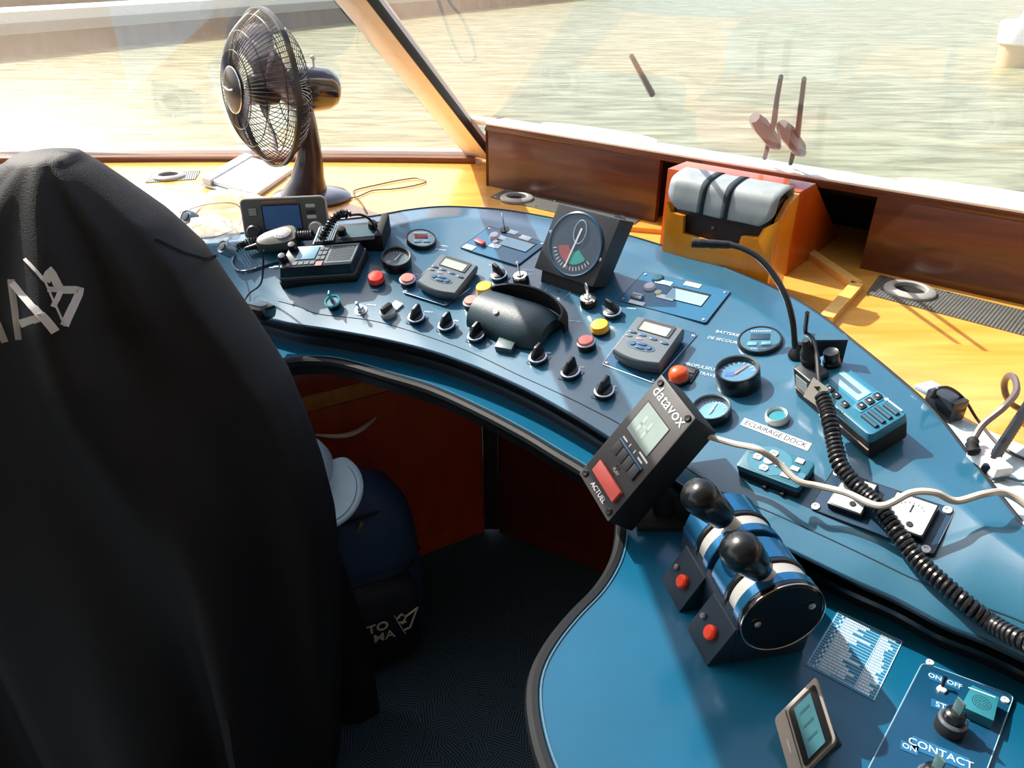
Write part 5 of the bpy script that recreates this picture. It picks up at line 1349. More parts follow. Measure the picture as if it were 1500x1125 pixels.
def dkey(px, py, label, keyvis=True):
    b_ = at_z(px, py, ZD + .004)
    k_ = thing('key_switch', label, 'key switch', frame(b_, at_z(px + 10, py - 3, ZD + .004) - b_, (0, 0, 1)), 'key switches on the lower switch plate')
    mb = MB(); mb.lathe([(.0125, 0), (.0125, .010), (.0115, .012)], 28); mb.build('body', M_blackm, k_)
    mb = MB(); mb.lathe([(.0118, .0115), (.0122, .013), (.0105, .015), (.0090, .0145)], 28, cap=False); mb.build('ring', mat('grey ring', (.18, .20, .22), .3, metal=.5), k_)
    mb = MB(); mb.lathe([(.0090, .013), (.0085, .022), (.006, .024), (0, .024)], 20); mb.build('barrel', M_black, k_)
    mb = MB(); mb.box((0, 0, .030), (.002, .009, .018), .0006); mb.build('key', mat('dull key', (.12, .22, .22), .35, metal=.5), k_)
dkey(1390, 1068, 'black key switch standing between the START and CONTACT tapes')
dkey(1360, 1152, 'black key switch cut by the bottom edge, below the CONTACT tape')

# ================================================================== shelf items
M_ribp = None
def vent(corners, ring_px, ring_w, label, dark=False, z=ZS):
    q = Quad([at_z(x, y, z + .002) for x, y in corners], (0, 0, 1))
    t = thing('shelf_vent', label, 'vent', q.M @ T3((0, 0, -.002)), 'ribbed metal vent plates with round outlets on the shelf')
    mb = MB(); mb.prism(rounded(q.sub(0, 0, 1, 1), .006, 3), 0.0002, .002, .0003); pl_ = mb.build('plate', M_vent, t)
    c = q.M.inverted() @ at_z(*ring_px, z + .006); R = ring_w / 2 * mpp(at_z(*ring_px, z))
    mb = MB(); mb.lathe([(R * .62, .002), (R * .62, .009), (R * .68, .0105), (R * .95, .008), (R, .006), (R, .002)], 44, T3((c.x, c.y, 0)), cap=False); mb.build('outlet_ring', M_vring, t)
    mb = MB(); mb.lathe([(R * .60, .0022), (R * .60, .0026), (0, .0026)], 30, T3((c.x, c.y, 0))); mb.build('outlet_hole', M_dark, t)
    for u, v in ((.03, .85), (.35, .9), (.40, .08)):
        mb = MB(); mb.lathe([(.003, .002), (.0026, .0035), (0, .0038)], 12, T3(q.P(u, v, 0))); mb.build('screw', M_chrome, t)
    return t
m = mat('ribbed vent metal', (.20, .21, .19), .38, metal=.5); M_vent = m
nt = m.node_tree; N = nt.nodes; L = nt.links
wv = N.new('ShaderNodeTexWave'); wv.inputs['Scale'].default_value = 60; tcx = N.new('ShaderNodeTexCoord'); L.new(tcx.outputs['Object'], wv.inputs['Vector'])
bpx = N.new('ShaderNodeBump'); bpx.inputs['Strength'].default_value = .6; bpx.inputs['Distance'].default_value = .002; L.new(wv.outputs['Fac'], bpx.inputs['Height']); L.new(bpx.outputs[0], N['Principled BSDF'].inputs['Normal'])
M_vring = mat('vent ring', (.42, .41, .38), .35)
vent([(1291, 402), (1560, 470), (1560, 505), (1266, 430)], (1333, 424), 70, 'long ribbed vent plate with a round outlet on the right part of the shelf')
vent([(742, 276), (938, 321), (920, 335), (716, 289)], (757, 289), 48, 'ribbed vent plate with a round outlet, behind the compass-like indicator box')
vent([(224, 254), (292, 249), (288, 262), (210, 267)], (247, 257), 44, 'short vent plate with a dark round outlet at the left end of the shelf')

# ---- stowage box and stepped holder with leather case
e1 = V((-.77, .638, 0)).normalized(); e2 = V((.638, .77, 0)).normalized()
O = at_z(1151, 404, ZS)
t = thing('stowage_box', 'orange varnished wooden wedge box behind the leather case holder, in the dark shelf recess', 'box', frame(O, e1, (0, 0, 1)))
# local: x = e1 (left), y = z x x -> towards -e2 ? compute
Lx = (t.matrix_world.to_3x3().inverted() @ e2)
def BL(a, b, z): return V((a, 0, z)) + Lx * b
hb = .148; wb = .255
mb = MB(); mb.hexa([BL(0, 0, 0), BL(wb, 0, 0), BL(wb, .27, 0), BL(0, .27, 0)], [BL(.004, .002, hb), BL(wb, .002, hb), BL(wb, .075, hb), BL(.004, .075, hb)], .0015)
bx_ = mb.build('stowage_box', wood('box wood', 'a84408', 'c2580f', .3, 5, (3, 3, 1), 0), t)
bx_.name = 'body'
Q = at_z(1110, 437, ZS); Q = V((.415, 1.14, ZS))
t = thing('case_holder', 'honey wooden holder with stepped cut-out front, standing behind the console rim', 'holder', frame(Q, e1, (0, 0, 1)))
M_hold = wood('holder wood', 'cf7a10', 'de9320', .3, 5, (3, 3, 1), 0)
MH = t.matrix_world.copy(); Ly = MH.to_3x3().inverted() @ e2
def HL(a, b, z): return V((a, 0, z)) + Ly * b
wh = .196; dh = .075; th = .010
hh_ = .150
prof = [(0, 0), (wh, 0), (wh, .128), (wh - .022, .136) if False else (wh, .130), (wh - .012, .137), (wh - .020, .110), (wh - .043, .108), (wh - .044, .078), (.054, .072), (.050, .096), (.022, .100), (.018, .124), (.0, .137)]
prof = [(0, 0), (wh, 0), (wh, .128), (wh - .010, .112), (wh - .034, .110), (wh - .036, .080), (.060, .074), (.056, .098), (.028, .102), (.022, .118), (0, .134)]
mb = MB(); mb.hexa([HL(a, 0, z) for a, z in prof], [HL(a, th, z) for a, z in prof], .0008); mb.build('front', M_hold, t)
for a0, a1 in ((0, th), (wh - th, wh)):
    s_ = [(th, 0), (dh, 0), (dh, .162), (th + .03, .155), (th, .132)]
    mb = MB(); mb.hexa([HL(a0, b, z) for b, z in s_], [HL(a1, b, z) for b, z in s_], .0008); mb.build('side', M_hold, t)
mb = MB(); mb.hexa([HL(th, dh - th, 0), HL(wh - th, dh - th, 0), HL(wh - th, dh, 0), HL(th, dh, 0)], [HL(th, dh - th, .12), HL(wh - th, dh - th, .12), HL(wh - th, dh, .12), HL(th, dh, .12)]); mb.build('back', M_hold, t)
# leather case
t = thing('leather_case', 'black leather case with a grey flap and two dark stripes, sitting in the wooden holder', 'case', MH)
x0, x1 = .012, wh - .004; y0, y1 = th + .003, dh - th - .002
M_lc = mat('brown black leather', (.020, .010, .009), .45, var=.2, bump=.2, bscale=600)
mb = MB(); mb.hexa([HL(x0 + .01, y0, .012), HL(x1 - .01, y0, .012), HL(x1 - .01, y1, .012), HL(x0 + .01, y1, .012)], [HL(x0, y0 - .002, .158), HL(x1, y0 - .002, .158), HL(x1, y1, .158), HL(x0, y1, .158)], .004); mb.build('body', M_lc, t)
M_fl = mat('grey flap', (.30, .34, .345), .5, var=.12, scale=40)
prof_f = [(y1 + .004, .150), (y1 + .003, .168), (y1 - .008, .173), (y0 + .008, .169), (y0 - .004, .162), (y0 - .008, .148), (y0 - .010, .134), (y0 - .010, .120)]
mb = MB(); R = []
P_ = catmull([V((0, b, z)) for b, z in prof_f], 4)
nx = 16
for i, p in enumerate(P_):
    row = []
    for k in range(nx + 1):
        u = k / nx; fr = i / (len(P_) - 1)
        inset = max(0, fr - .72) / .28; cor = .022 * inset ** 2
        a = (x0 - .004 + cor) + (x1 - x0 + .008 - 2 * cor) * u
        row.append(HL(a, p.y, p.z + .0005 * math.sin(u * PI * 3)))
    R.append(row)
mb.grid(R); fl = mb.build('flap', M_fl, t, sharp=60)
sm = fl.modifiers.new('thick', 'SOLIDIFY'); sm.thickness = .003; sm.offset = 1
for u in (.36, .60):
    mb = MB(); a = x0 + (x1 - x0) * (1 - u)
    mb.ribbon([HL(a, p.y - (.0035 if i > 14 else .0), p.z + .0035) for i, p in enumerate(P_)], .011, .0012, up=V((1, 0, 0))) if False else None
    rows_ = []
    for i, p in enumerate(P_):
        tt = (P_[min(len(P_) - 1, i + 1)] - P_[max(0, i - 1)]).normalized(); nn_ = V((0, -tt.z, tt.y)); 
        if i == 0: pass
        c_ = p - V((0, tt.z, -tt.y)) * .0
        off = V((0, tt.z, -tt.y)) * -1
        pp_ = p + V((0, tt.z, -tt.y)) * .0045
        rows_.append([HL(a, pp_.y, pp_.z), HL(a + .012, pp_.y, pp_.z)])
    mb.grid(rows_); st = mb.build('stripe', mat('dark stripe', (.006, .018, .028), .8), t); sm = st.modifiers.new('thick', 'SOLIDIFY'); sm.thickness = .0014  # dark strip following the flap from back to front
mb = MB(); mb.lathe([(.0025, 0), (.002, .0015), (0, .002)], 12, T3(HL(.5 * (x0 + x1) + .01, y0 - .0025, .098)) @ RX(90)); mb.build('stud', M_steel, t)

# ---- fan
FB = at_z(452, 292, ZS); pv = at_y(458, 130, FB.y)
fa = V((-.77, -.635, .08)).normalized()
t = thing('desk_fan', 'black table fan with chromed wire cage, standing on the shelf before the left window', 'fan', frame(FB, (1, 0, 0), (0, 0, 1)))
FI = t.matrix_world.inverted()
rimc = pv + fa * .105
MF = FI @ frame(rimc, V((0, 0, 1)).cross(fa), fa)
RF = .152
M_wire = mat('fan wire', (.05, .05, .055), .22, metal=.6); M_rim = mat('fan rim', (.02, .02, .022), .3)
def dome(r, front=True):
    k = (r - .04) / (RF - .04)
    return (.068 * (1 - k ** 2.4)) if front else (-.060 * (1 - k ** 3.5))
for front, nm, nw in ((True, 'front_cage', 84), (False, 'rear_cage', 60)):
    mb = MB()
    for i in range(nw):
        a = 2 * PI * i / nw; tw = .0 if front else .15
        P = []
        for j in range(12):
            r = .042 + (RF - .042) * (1 - (1 - j / 11) ** 1.35); aa = a + tw * (1 - j / 11)
            P.append((r * math.cos(aa), r * math.sin(aa), dome(r, front)))
        mb.tube(P, .0009, 4, MF, cap=False)
    for r in ((.075, .110, .140) if front else (.08, .12)): mb.torus(r, .0011, MF, 64, 5, z=dome(r, front))
    mb.build(nm, M_wire, t)
mb = MB(); mb.lathe([(RF - .002, -.006), (RF + .003, -.006), (RF + .0035, .004), (RF - .001, .005), (RF - .002, -.006)], 72, MF, cap=False); mb.build('rim', M_rim, t)
mb = MB(); mb.lathe([(.042, .062), (.046, .066), (.044, .071), (.030, .076), (0, .078)], 40, MF); hbm = mb.build('hub_badge', mat('badge black', (.02, .02, .022), .22), t)
mb = MB(); mb.torus(.0445, .0012, MF, 40, 6, z=.070); mb.build('hub_ring', M_chrome, t)
mb = MB(); mb.tube([MF @ V(p) for p in [(-.022, .004, .0778), (-.008, .001, .0790), (.008, .001, .0790), (.022, .004, .0778)]], .0018, 5); mb.build('badge_mark', mat('badge silver', (.5, .5, .5), .3), hbm)
mb = MB(); mb.lathe([(.030, -.02), (.032, .01), (.028, .03), (0, .036)], 28, MF); mb.build('blade_hub', M_rim, t)
for b_ in range(4):
    mb = MB(); R = []
    for i in range(9):
        r = .025 + (.128 - .025) * i / 8; wd_ = .30 + .42 * math.sin(PI * min(1, i / 8 * .85)); row = []
        for j in range(7):
            a = b_ * PI / 2 + .35 * i / 8 + (j / 6 - .5) * wd_ * 1.5
            row.append(MF @ V((r * math.cos(a), r * math.sin(a), .004 + (j / 6 - .5) * .030)))
        R.append(row)
    mb.grid(R); bo = mb.build('blade', mat('smoke purple blade', (.12, .10, .14), .2, alpha=.82), t); sm = bo.modifiers.new('thick', 'SOLIDIFY'); sm.thickness = .002
MM = FI @ frame(pv, V((0, 0, 1)).cross(fa), fa)
mb = MB(); mb.lathe([(0, -.060), (.020, -.058), (.036, -.048), (.044, -.030), (.046, 0), (.046, .030), (.040, .045)], 36, MM); mb.build('motor_housing', mat('motor black', (.012, .012, .016), .12, coat=.8), t)
kp = FI @ (pv + V((.0, 0, .046)) - fa * .01)
mb = MB(); mb.tube([kp, kp + V((0, 0, .014))], .003, 8); mb.lathe([(.0045, 0), (.006, .002), (.006, .007), (.004, .009), (0, .0095)], 16, T3(kp + V((0, 0, .012)))); mb.build('oscillation_knob', M_steel, t)
# neck: lofted flattened column
nk = []
for z_, cx_, cy_, a_, b_ in ((.004, -.016, 0, .062, .060), (.02, -.010, 0, .052, .050), (.05, -.004, .0, .038, .040), (.10, .0, .002, .028, .032), (.16, -.006, .004, .021, .026), (.205, -.014, .006, .017, .022)):
    px_ = FI @ V((0, 0, 0)); cpt = V((cx_ + (FI @ pv).x * (z_ / .24) * .9, cy_ + (FI @ pv).y * z_ / .24, z_))
    nk.append([cpt + V((a_ * math.cos(2 * PI * k / 24), b_ * math.sin(2 * PI * k / 24), 0)) for k in range(24)])
mb = MB(); mb.grid(nk, True); mb.build('neck', mat('fan neck', (.030, .018, .022), .25, coat=.5), t)
mb = MB(); mb.lathe([(.085, .0004), (.088, .006), (.080, .014), (.055, .020), (0, .024)], 44, T3((.006, .0, 0)), sx=1.05, sy=.95); mb.build('base', mat('fan base', (.035, .05, .075), .2, coat=.5), t)
for k in range(3):
    mb = MB(); mb.lathe([(.006, .018), (.006, .023), (0, .0235)], 14, T3((-.045 + k * .014, -.035, -.004))); mb.build('speed_button', M_chrome if k == 1 else M_dkgrey, t)

# ---- papers, binder, clear bags on the shelf left
M_paper = mat('white paper', (.86, .86, .85), .6, var=.02)
def sheet(pts, z0, z1, name, label, m, cat='paper', bev=0):
    P = [at_z(x, y, z1) for x, y in pts]; c = sum(P, V()) / len(P); o = V((c.x, c.y, z0))
    mb = MB(); mb.prism([(p.x - c.x, p.y - c.y) for p in P], 0, z1 - z0, bev); ob = mb.build(name, m, None, M=T3(o)); return tag(ob, label, cat)
sheet([(182, 262), (302, 294), (262, 338), (120, 316)], ZS + .0005, ZS + .003, 'paper_sheet', 'blank white paper sheet lying on the shelf beside the black jacket', M_paper)
q = Quad([at_z(296, 262, ZS + .02), at_z(369, 228, ZS + .02), at_z(421, 247, ZS + .012), at_z(384, 283, ZS + .012)])
t = thing('ring_binder', 'white binder with a grey spine lying on the shelf in front of the fan', 'binder', q.M)
mb = MB(); mb.prism(q.sub(0, .12, 1, 1), -.010, 0, .001); mb.build('pages', M_paper, t)
mb = MB(); mb.prism(q.sub(-.05, -.08, 1.05, .10), -.012, .004, .002); mb.build('spine', mat('spine grey', (.62, .64, .62), .4), t)
mb = MB(); mb.prism(q.sub(-.06, -.1, 1.04, 1.05), -.016, -.012, .001); mb.build('cover', mat('cover pale blue', (.42, .56, .62), .4), t)
M_clear = glass('clear plastic', .62, ior=1.5, filmcol=(.9, .95, 1, 1), rough=.08)
def crumple(cx, cy, z, a, b, h, seed, label, mt, name='plastic_bag', cat='plastic bag'):
    rg = random.Random(seed); c = at_z(cx, cy, z); M = frame(V((c.x, c.y, z)), at_z(cx + 20, cy, z) - c, (0, 0, 1))
    mb = MB(); R = []; n = 26; ph = [rg.uniform(0, 6.28) for _ in range(12)]
    for i in range(12):
        f = i / 11; row = []
        for k in range(n):
            an = 2 * PI * k / n; rr_ = (1 - f) * (1 + .12 * math.sin(3 * an + ph[0]) + .08 * math.sin(7 * an + ph[1]))
            zz = h * (math.sin(f * PI / 2) ** .8) * (.45 + .55 * rg.random())
            row.append(V((a * rr_ * math.cos(an) + rg.uniform(-1, 1) * a * .05, b * rr_ * math.sin(an) + rg.uniform(-1, 1) * b * .05, max(.0006, zz))))
        R.append(row)
    R[-1] = [R[-1][0]] * n
    mb.grid(R, True); return tag(mb.build(name, mt, None, M=M, sharp=12), label, cat)
crumple(330, 296, ZS + .004, .085, .055, .030, 1, 'crumpled clear plastic bag lying left of the grey display radio', M_clear)
crumple(310, 340, ZS + .036, .060, .045, .035, 5, 'crumpled clear wrapping in front of the plastic bag, beside the jacket edge', M_clear, 'plastic_wrap', 'plastic wrap')
crumple(352, 262, ZS + .001, .12, .05, .010, 8, 'thin clear plastic sleeve under the white binder', M_clear, 'plastic_sleeve', 'plastic sleeve')
for (x, y, r, lb, ang) in ((273, 318, .016, 'small grey-blue round knob lying on the clear plastic at the jacket edge', 60), (327, 362, .013, 'small dark round steel cap at the corner of the console near the jacket', 50)):
    p = at_z(x, y, ZS + .055); t = thing('loose_cap', lb, 'cap', frame(p, (1, 0, 0), V((-.4, -.6, .6))), )
    mb = MB(); mb.lathe([(r, -.018), (r, 0), (r * .85, .003), (r * .7, .001), (0, .001)], 26); mb.build('shell', mat('cap blue grey', (.22, .32, .38), .25, metal=.5), t)
    mb = MB(); mb.lathe([(r * .55, .001), (r * .5, .004), (0, .005)], 20); mb.build('centre', M_dkgrey, t)
def wire(name, label, pts, r, m, z=ZS + .003):
    P = [at_z(x, y, z + (zz if zz else 0)) for x, y, zz in pts]; o = P[0].copy()
    mb = MB(); mb.tube(catmull([p - o for p in P], 8), r, 7); return tag(mb.build(name, m, None, M=T3(o)), label, 'cable')
M_thin = mat('brown black wire', (.05, .035, .03), .4)
wire('thin_cable', 'thin dark wire looped on the sunlit shelf right of the fan', [(486, 291, 0), (520, 289, 0), (546, 279, .0), (575, 277, 0), (606, 272, 0), (624, 266, 0), (610, 261, 0), (585, 264, 0), (556, 270, 0), (522, 278, 0), (519, 285, 0), (530, 298, 0), (538, 312, 0)], .0015, M_thin)
wire('thin_cable', 'thin white-grey wire lying over the clear plastic near the jacket', [(262, 312, .03), (300, 300, .045), (335, 297, .05), (352, 305, .03), (350, 330, .03), (322, 345, .045), (298, 349, .05)], .0013, mat('grey wire', (.35, .36, .36), .4))
# ---- right side of the shelf
p = at_z(1380, 606, ZS + .004)
t = thing('cable_junction', 'small black block with a thin cable at the right rim of the console', 'junction box', frame(p, at_z(1400, 618, ZS) - at_z(1366, 598, ZS), (0, 0, 1)))
mb = MB(); mb.box((0, 0, .014), (.040, .026, .028), .003); mb.build('block', mat('block dark', (.03, .035, .045), .25), t)
mb = MB(); mb.box((-.030, .004, .020), (.020, .030, .006), .002); mb.build('flange', mat('flange pale', (.40, .50, .58), .35), t)
Mi = t.matrix_world.inverted()
P = [at_z(1366, 580, ZS + .028), at_z(1372, 570, ZS + .045), at_z(1390, 568, ZS + .045), at_z(1412, 584, ZS + .03), at_z(1432, 615, ZS + .008), at_z(1462, 650, ZS + .007), at_z(1500, 672, ZS + .007), at_z(1560, 690, ZS + .007)]
mb = MB(); mb.tube([Mi @ p_ for p_ in catmull(P, 8)], [.0045, .0042, .0038, .0034, .003, .0026, .0022, .002] + [.0018] * 49, 8); mb.build('lead', M_thin, t)
p = at_z(1446, 684, ZS + .006)
t = thing('white_adapter', 'white plastic adapter with a black-booted cable, beside the black strip antenna', 'adapter', frame(p, at_z(1480, 700, ZS) - at_z(1440, 668, ZS), (0, 0, 1)))
mb = MB(); mb.box((0, 0, .007), (.044, .022, .014), .003); mb.build('body', mat('adapter white', (.82, .80, .78), .35), t)
Mi = t.matrix_world.inverted()
P = [at_z(1428, 664, ZS + .018), at_z(1424, 655, ZS + .024), at_z(1426, 643, ZS + .028)]
mb = MB(); mb.tube([Mi @ p_ for p_ in catmull(P, 4)], [.006, .0075, .006, .0075, .006, .0072, .0055, .0065, .0045], 10); mb.build('cable_boot', M_blackm, t)
P = [at_z(1426, 643, ZS + .028), at_z(1440, 622, ZS + .04), at_z(1470, 597, ZS + .06), at_z(1488, 575, ZS + .07), at_z(1487, 556, ZS + .075), at_z(1478, 550, ZS + .07), at_z(1471, 562, ZS + .05), at_z(1475, 582, ZS + .03), at_z(1490, 597, ZS + .012), at_z(1540, 615, ZS + .006)]
mb = MB(); mb.tube([Mi @ p_ for p_ in catmull(P, 8)], .0038, 8); mb.build('lead', mat('flat grey lead', (.13, .10, .10), .35), t)
a, b = at_z(1445, 688, ZS + .012), at_d(1530, 556, depth(at_z(1445, 688, ZS)) + .08)
mb = MB(); P = [a.lerp(b, k / 60) - a for k in range(61)]; mb.tube(P, [.0056 + (.0006 if k % 2 else 0) for k in range(61)], 10); tag(mb.build('strip_antenna', M_cord, None, M=T3(a)), 'black ribbed rod rising beside the white adapter at the right edge', 'antenna')
p = at_z(1500, 634, ZS)
wire('thin_cable', 'thin blue-grey wires curling on the pale tray below the white adapter', [(1452, 702, .002), (1475, 700, .003), (1500, 704, .003), (1530, 690, .003)], .0015, MATS['blue grey cable'], ZS + .005)

# ================================================================== jacket on the helm seat, backpack, cap
YJ = .80
sil = [(108, 228), (138, 247), (172, 272), (240, 323), (292, 375), (322, 420), (374, 490), (420, 560), (445, 620), (470, 690), (488, 760), (496, 840), (497, 920), (497, 1000), (496, 1125), (494, 1260)]
S = [at_y(x, y, YJ) for x, y in sil]
xc0 = -.56
t = thing('helm_chair', 'high helm seat hidden beneath the black jacket in the left foreground', 'seat', T3((-.58, .78, ZFLOOR)))
mb = MB(); mb.box((0, .02, .72), (.22, .06, .56), .02); mb.build('backrest', M_blackm, t)
mb = MB(); mb.box((0, .06, .38), (.36, .20, .08), .03); mb.build('seat_cushion', M_blackm, t)
mb = MB(); mb.cyl((0, .04, .02), .04, .34); mb.cyl((0, .04, .0005), .14, .025); mb.build('pedestal', M_steel, t)
M_jac = mat('black jacket cloth', (.0075, .0070, .0085), .62, var=.25, scale=5, bump=.3, bscale=700, spec=.35)
rows = []
n = 120
tops = [(at_y(95, 222, YJ).z + .000, .0, .0)]
zt = at_y(95, 222, YJ)
def xr(z):
    P = [V((zt.x + .035, 0, zt.z))] + S
    for a, b in zip(P, P[1:]):
        if a.z >= z >= b.z: return a.x + (b.x - a.x) * (a.z - z) / max(1e-6, a.z - b.z)
    return P[-1].x
zmax = zt.z; zmin = .20
NR = 110
rnd = random.Random(11)
JR = []
for i in range(NR + 1):
    f = i / NR; z = zmax - .001 - (zmax - zmin) * f ** 1.25
    xr_ = xr(z)
    xc = zt.x - .10 * min(1, (zmax - z) / .25) - .02
    w = xr_ - xc; d = (.028 + .085 * min(1, (zmax - z) / .14) ** .7 + .05 * f)
    if i == 0: w *= .55; d *= .3
    amp = .026 * min(1, (zmax - z) / .35) + .016 * f
    row = []
    for k in range(n):
        a = 2 * PI * k / n; c, s = math.cos(a), math.sin(a)
        ex = .85
        x = (abs(c) ** ex) * (1 if c > 0 else -1); y = (abs(s) ** ex) * (1 if s > 0 else -1)
        # folds run down; strongest on the camera side, fading at the outline
        fr_ = max(0, -s) ** .7
        drift = 1.2 * f
        fo_ = amp * fr_ * (math.cos(9 * a + 2.2 - drift * 1.5) * .55 + math.cos(15 * a - 1.0 + drift * 2) * .30 + math.cos(23 * a + 3 * f) * .12)
        # main ridge falling from the collar to lower right
        ar = -PI / 2 + .25 + .55 * f
        da = (a - 2 * PI if a > PI else a) - ar
        fo_ += .045 * math.exp(-(da / .16) ** 2) * min(1, (zmax - z) / .2) * fr_ - .035 * math.exp(-((da - .30) / .14) ** 2) * min(1, (zmax - z) / .2) * fr_
        row.append(V((xc + w * x, YJ + d * y - fo_, z)))
    JR.append(row)
capr = [V((zt.x - .01, YJ, zmax + .002))] * n
t = thing('jacket', 'black jacket with white reflective letter A and logo, draped over the helm seat', 'jacket', T3((-.58, .78, 1.1)))
JI = T3((.58, -.78, -1.1))
mb = MB(); mb.grid([capr] + JR, True); jo = mb.build('jacket_body', M_jac, t, M=JI, sharp=70)
jo.name = 'cloth_body'
# rear lower hem piece seen beyond the first edge
hs = [at_y(x, y, .93) for x, y in ((492, 800), (508, 850), (522, 890), (540, 960), (552, 1035), (553, 1046))]
low = [at_y(x, y, .93) for x, y in ((490, 1072), (500, 1066), (520, 1058), (540, 1050), (553, 1044))]
mb = MB(); R = []
for i in range(13):
    p = catmull(hs, 4); p = resample(p, 13)[i]; R.append([V((p.x - (.34 * j / 12), p.y - .02 * math.sin(j * 1.1) + .0 - .05 * j / 12, p.z - (.03 * (j / 12) * (i / 12)))) for j in range(13)])
mb.grid(R); ho = mb.build('rear_hem', M_jac, t, M=JI); sm = ho.modifiers.new('thick', 'SOLIDIFY'); sm.thickness = .012; sm.offset = -1
mb = MB(); p = hs[-1]; mb.box((p.x - .001, p.y - .004, p.z + .012), (.003, .003, .014)); mb.build('hem_tab', M_white, t, M=JI)
from mathutils.bvhtree import BVHTree
bm_ = bmesh.new(); bm_.from_mesh(jo.data); bvh = BVHTree.FromBMesh(bm_); bm_.free()
def onj(px, py, lift=.0012):
    o = CAM - V((.58, -.78, -1.1)) + V((.58 * 2 - .58, 0, 0)) * 0
    o = JI @ CAM; d = ray(px, py).normalized()
    # JI is the part's basis, mesh data are in world metres
    h = bvh.ray_cast(CAM, d)
    if h[0] is None: h = (at_y(px, py, YJ - .12) , -d)
    nn = h[1] if h[1].dot(d) < 0 else -h[1]
    return h[0] + nn * lift
def stroke(mb, pts, w):
    P = []
    for a, b in zip(pts, pts[1:]):
        m_ = max(2, int(math.hypot(b[0] - a[0], b[1] - a[1]) / 5))
        for k in range(m_): P.append(onj(a[0] + (b[0] - a[0]) * k / m_, a[1] + (b[1] - a[1]) * k / m_))
    P.append(onj(*pts[-1])); n_ = len(P); up, dn = [], []
    for i in range(n_):
        tt_ = (P[min(n_ - 1, i + 1)] - P[max(0, i - 1)]).normalized(); vd = (P[i] - CAM).normalized(); sd_ = tt_.cross(vd).normalized()
        if i in (0, n_ - 1): P[i] = P[i] + tt_ * (w * .6 if i else -w * .6)
        up.append([P[i] + sd_ * w, P[i] - sd_ * w]); dn.append([P[i] + sd_ * w + vd * .0025, P[i] - sd_ * w + vd * .0025])
    mb.grid([[a_[0], a_[1], b_[1], b_[0]] for a_, b_ in zip(up, dn)], True)
M_refl = mat('reflective print', (.62, .60, .58), .5)
mb = MB(); stroke(mb, [(20, 413), (31, 494)], .0042); stroke(mb, [(20, 413), (79, 483)], .0042); stroke(mb, [(33, 474), (60, 466)], .0040); stroke(mb, [(-14, 440), (9, 497)], .0042); mb.build('lettering', M_refl, t, M=JI)
mb = MB(); stroke(mb, [(38, 380), (52, 395), (66, 412)], .0016); stroke(mb, [(66, 412), (80, 445), (94, 477)], .0010); stroke(mb, [(68, 410), (74, 396), (84, 418), (89, 425), (117, 425), (95, 474)], .0038); stroke(mb, [(89, 425), (72, 424)], .0026); stroke(mb, [(88, 428), (79, 448)], .0024); mb.build('logo', M_refl, t, M=JI)
# dark tape band around the print
mb = MB(); stroke(mb, [(228, 352), (270, 372), (300, 380), (320, 374)], .0016) ; mb.build('shoulder_seam', mat('seam dark', (.004, .004, .005), .6), t, M=JI)

# backpack
bp_ = at_z(548, 985, ZFLOOR)
MBp = T3((-.335, 1.105, ZFLOOR)) @ RZ(24)
t = thing('backpack', 'navy blue backpack with white lettering and pennant logo, standing by the cabinet', 'backpack', MBp)
M_navy = mat('navy fabric', (.016, .045, .12), .6, var=.15, scale=20, bump=.3, bscale=500)
def bagring(z, w, d, n=40, e=.55, oy=0):
    R = []
    for k in range(n):
        a = 2 * PI * k / n; c, s = math.cos(a), math.sin(a)
        R.append(V((w * (abs(c) ** e) * (1 if c > 0 else -1), oy + d * (abs(s) ** e) * (1 if s > 0 else -1), z)))
    return R
hbp = .40
mb = MB(); mb.grid([[V((0, 0, .0005))] * 40, bagring(.0005, .13, .075), bagring(.012, .145, .085), bagring(.12, .150, .092), bagring(.24, .148, .092), bagring(.32, .140, .082), bagring(.365, .115, .068), bagring(.392, .075, .045), [V((0, 0, hbp))] * 40], True); mb.build('main_bag', M_navy, t, sharp=60)
mb = MB(); mb.grid([bagring(.02, .115, .02, oy=-.088), bagring(.03, .122, .03, oy=-.088), bagring(.19, .122, .032, oy=-.088), bagring(.215, .112, .02, oy=-.086), [V((0, -.086, .218))] * 40], True); mb.build('front_pocket', mat('navy pocket', (.004, .008, .018), .65, bump=.3, bscale=500), t, sharp=60)
mb = MB(); mb.tube(catmull([(-.145, -.03, .215), (-.10, -.102, .235), (0, -.108, .24), (.10, -.100, .235), (.150, -.03, .215)], 8), .003, 6); mb.build('zip', M_blackm, t)
mb = MB(); mb.tube(catmull([(-.10, -.055, .355), (-.03, -.078, .365), (.05, -.072, .363), (.105, -.045, .352)], 8), .0028, 6); mb.build('zip', M_blackm, t)
mb = MB(); mb.box((0, 0, 0), (.006, .004, .022), .001, M=T3((.03, -.084, .352)) @ RY(25)); mb.build('zip_puller', mat('brass puller', (.45, .32, .16), .3, metal=.8), t)
mb = MB(); mb.tube(catmull([(-.04, .02, .385), (-.03, .03, .42), (.03, .03, .42), (.04, .02, .385)], 6), .006, 8); mb.build('top_handle', M_navy, t)
TM = T3((.055, -.1195, .115)) @ RX(90)
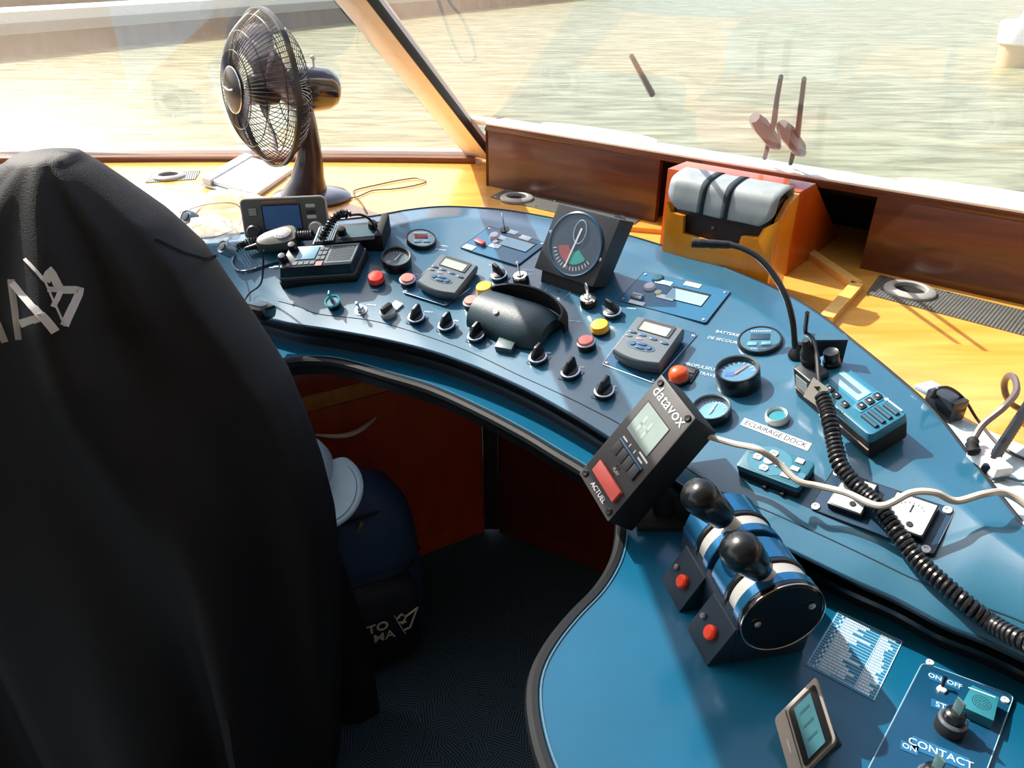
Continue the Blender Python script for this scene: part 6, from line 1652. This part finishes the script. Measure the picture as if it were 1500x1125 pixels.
text('TO', .030, mat('bag print', (.70, .66, .56), .5), t, TM @ T3((-.022, .014, 0)) @ RZ(0), bold=.0006)
text('MA', .030, MATS['bag print'], t, TM @ T3((-.012, -.014, 0)), bold=.0002)
mb = MB()
mb.tube([TM @ V(p) for p in ((.012, .032, 0), (.030, -.026, 0))], .0010, 5)
mb.tube([TM @ V(p) for p in ((.017, .022, 0), (.026, .030, 0), (.034, .020, 0), (.058, .034, 0), (.040, -.012, 0), (.028, -.014, 0))], .0024, 5)
mb.tube([TM @ V(p) for p in ((.034, .020, 0), (.026, .004, 0))], .0020, 5); mb.tube([TM @ V(p) for p in ((.020, .010, 0), (.034, .006, 0))], .0020, 5)
mb.build('pennant_logo', MATS['bag print'], t)
# cap lying on the bag
cp_ = at_z(488, 728, .575)
t = thing('baseball_cap', 'pale blue cap with a stitched brim resting on the navy backpack', 'cap', frame(cp_, V((.80, -.35, -.35)), V((-.05, -.60, .80))))
M_cap = mat('pale blue cloth', (.42, .58, .68), .7, var=.04)
mb = MB(); R = []
for i in range(9):
    s_ = i / 8; R.append([V((-.02 + .062 * s_ * math.cos(a) * (1.15 if math.cos(a) > 0 else .5), .070 * s_ * math.sin(a), .010 * (1 - (s_ * math.sin(a)) ** 2) * (1))) for a in [2 * PI * k / 40 for k in range(40)]])
mb.grid(R[0:1] and [[V((-.02, 0, .010))] * 40] + R[1:], True); b_ = mb.build('brim', M_cap, t, sharp=60); sm = b_.modifiers.new('thick', 'SOLIDIFY'); sm.thickness = .003
mb = MB(); mb.tube([V((-.02 + .062 * .84 * math.cos(a) * 1.15, .070 * .84 * math.sin(a), .0115 * (1 - (.84 * math.sin(a)) ** 2))) for a in [-1.4 + 2.8 * k / 30 for k in range(31)]], .0006, 5); mb.build('stitching', mat('stitch grey', (.12, .20, .26), .6), t)
mb = MB(); mb.lathe([(.070, 0), (.069, .02), (.060, .05), (.04, .072), (.015, .082), (0, .083)], 36, T3((-.085, 0, 0))); mb.build('crown', M_cap, t)
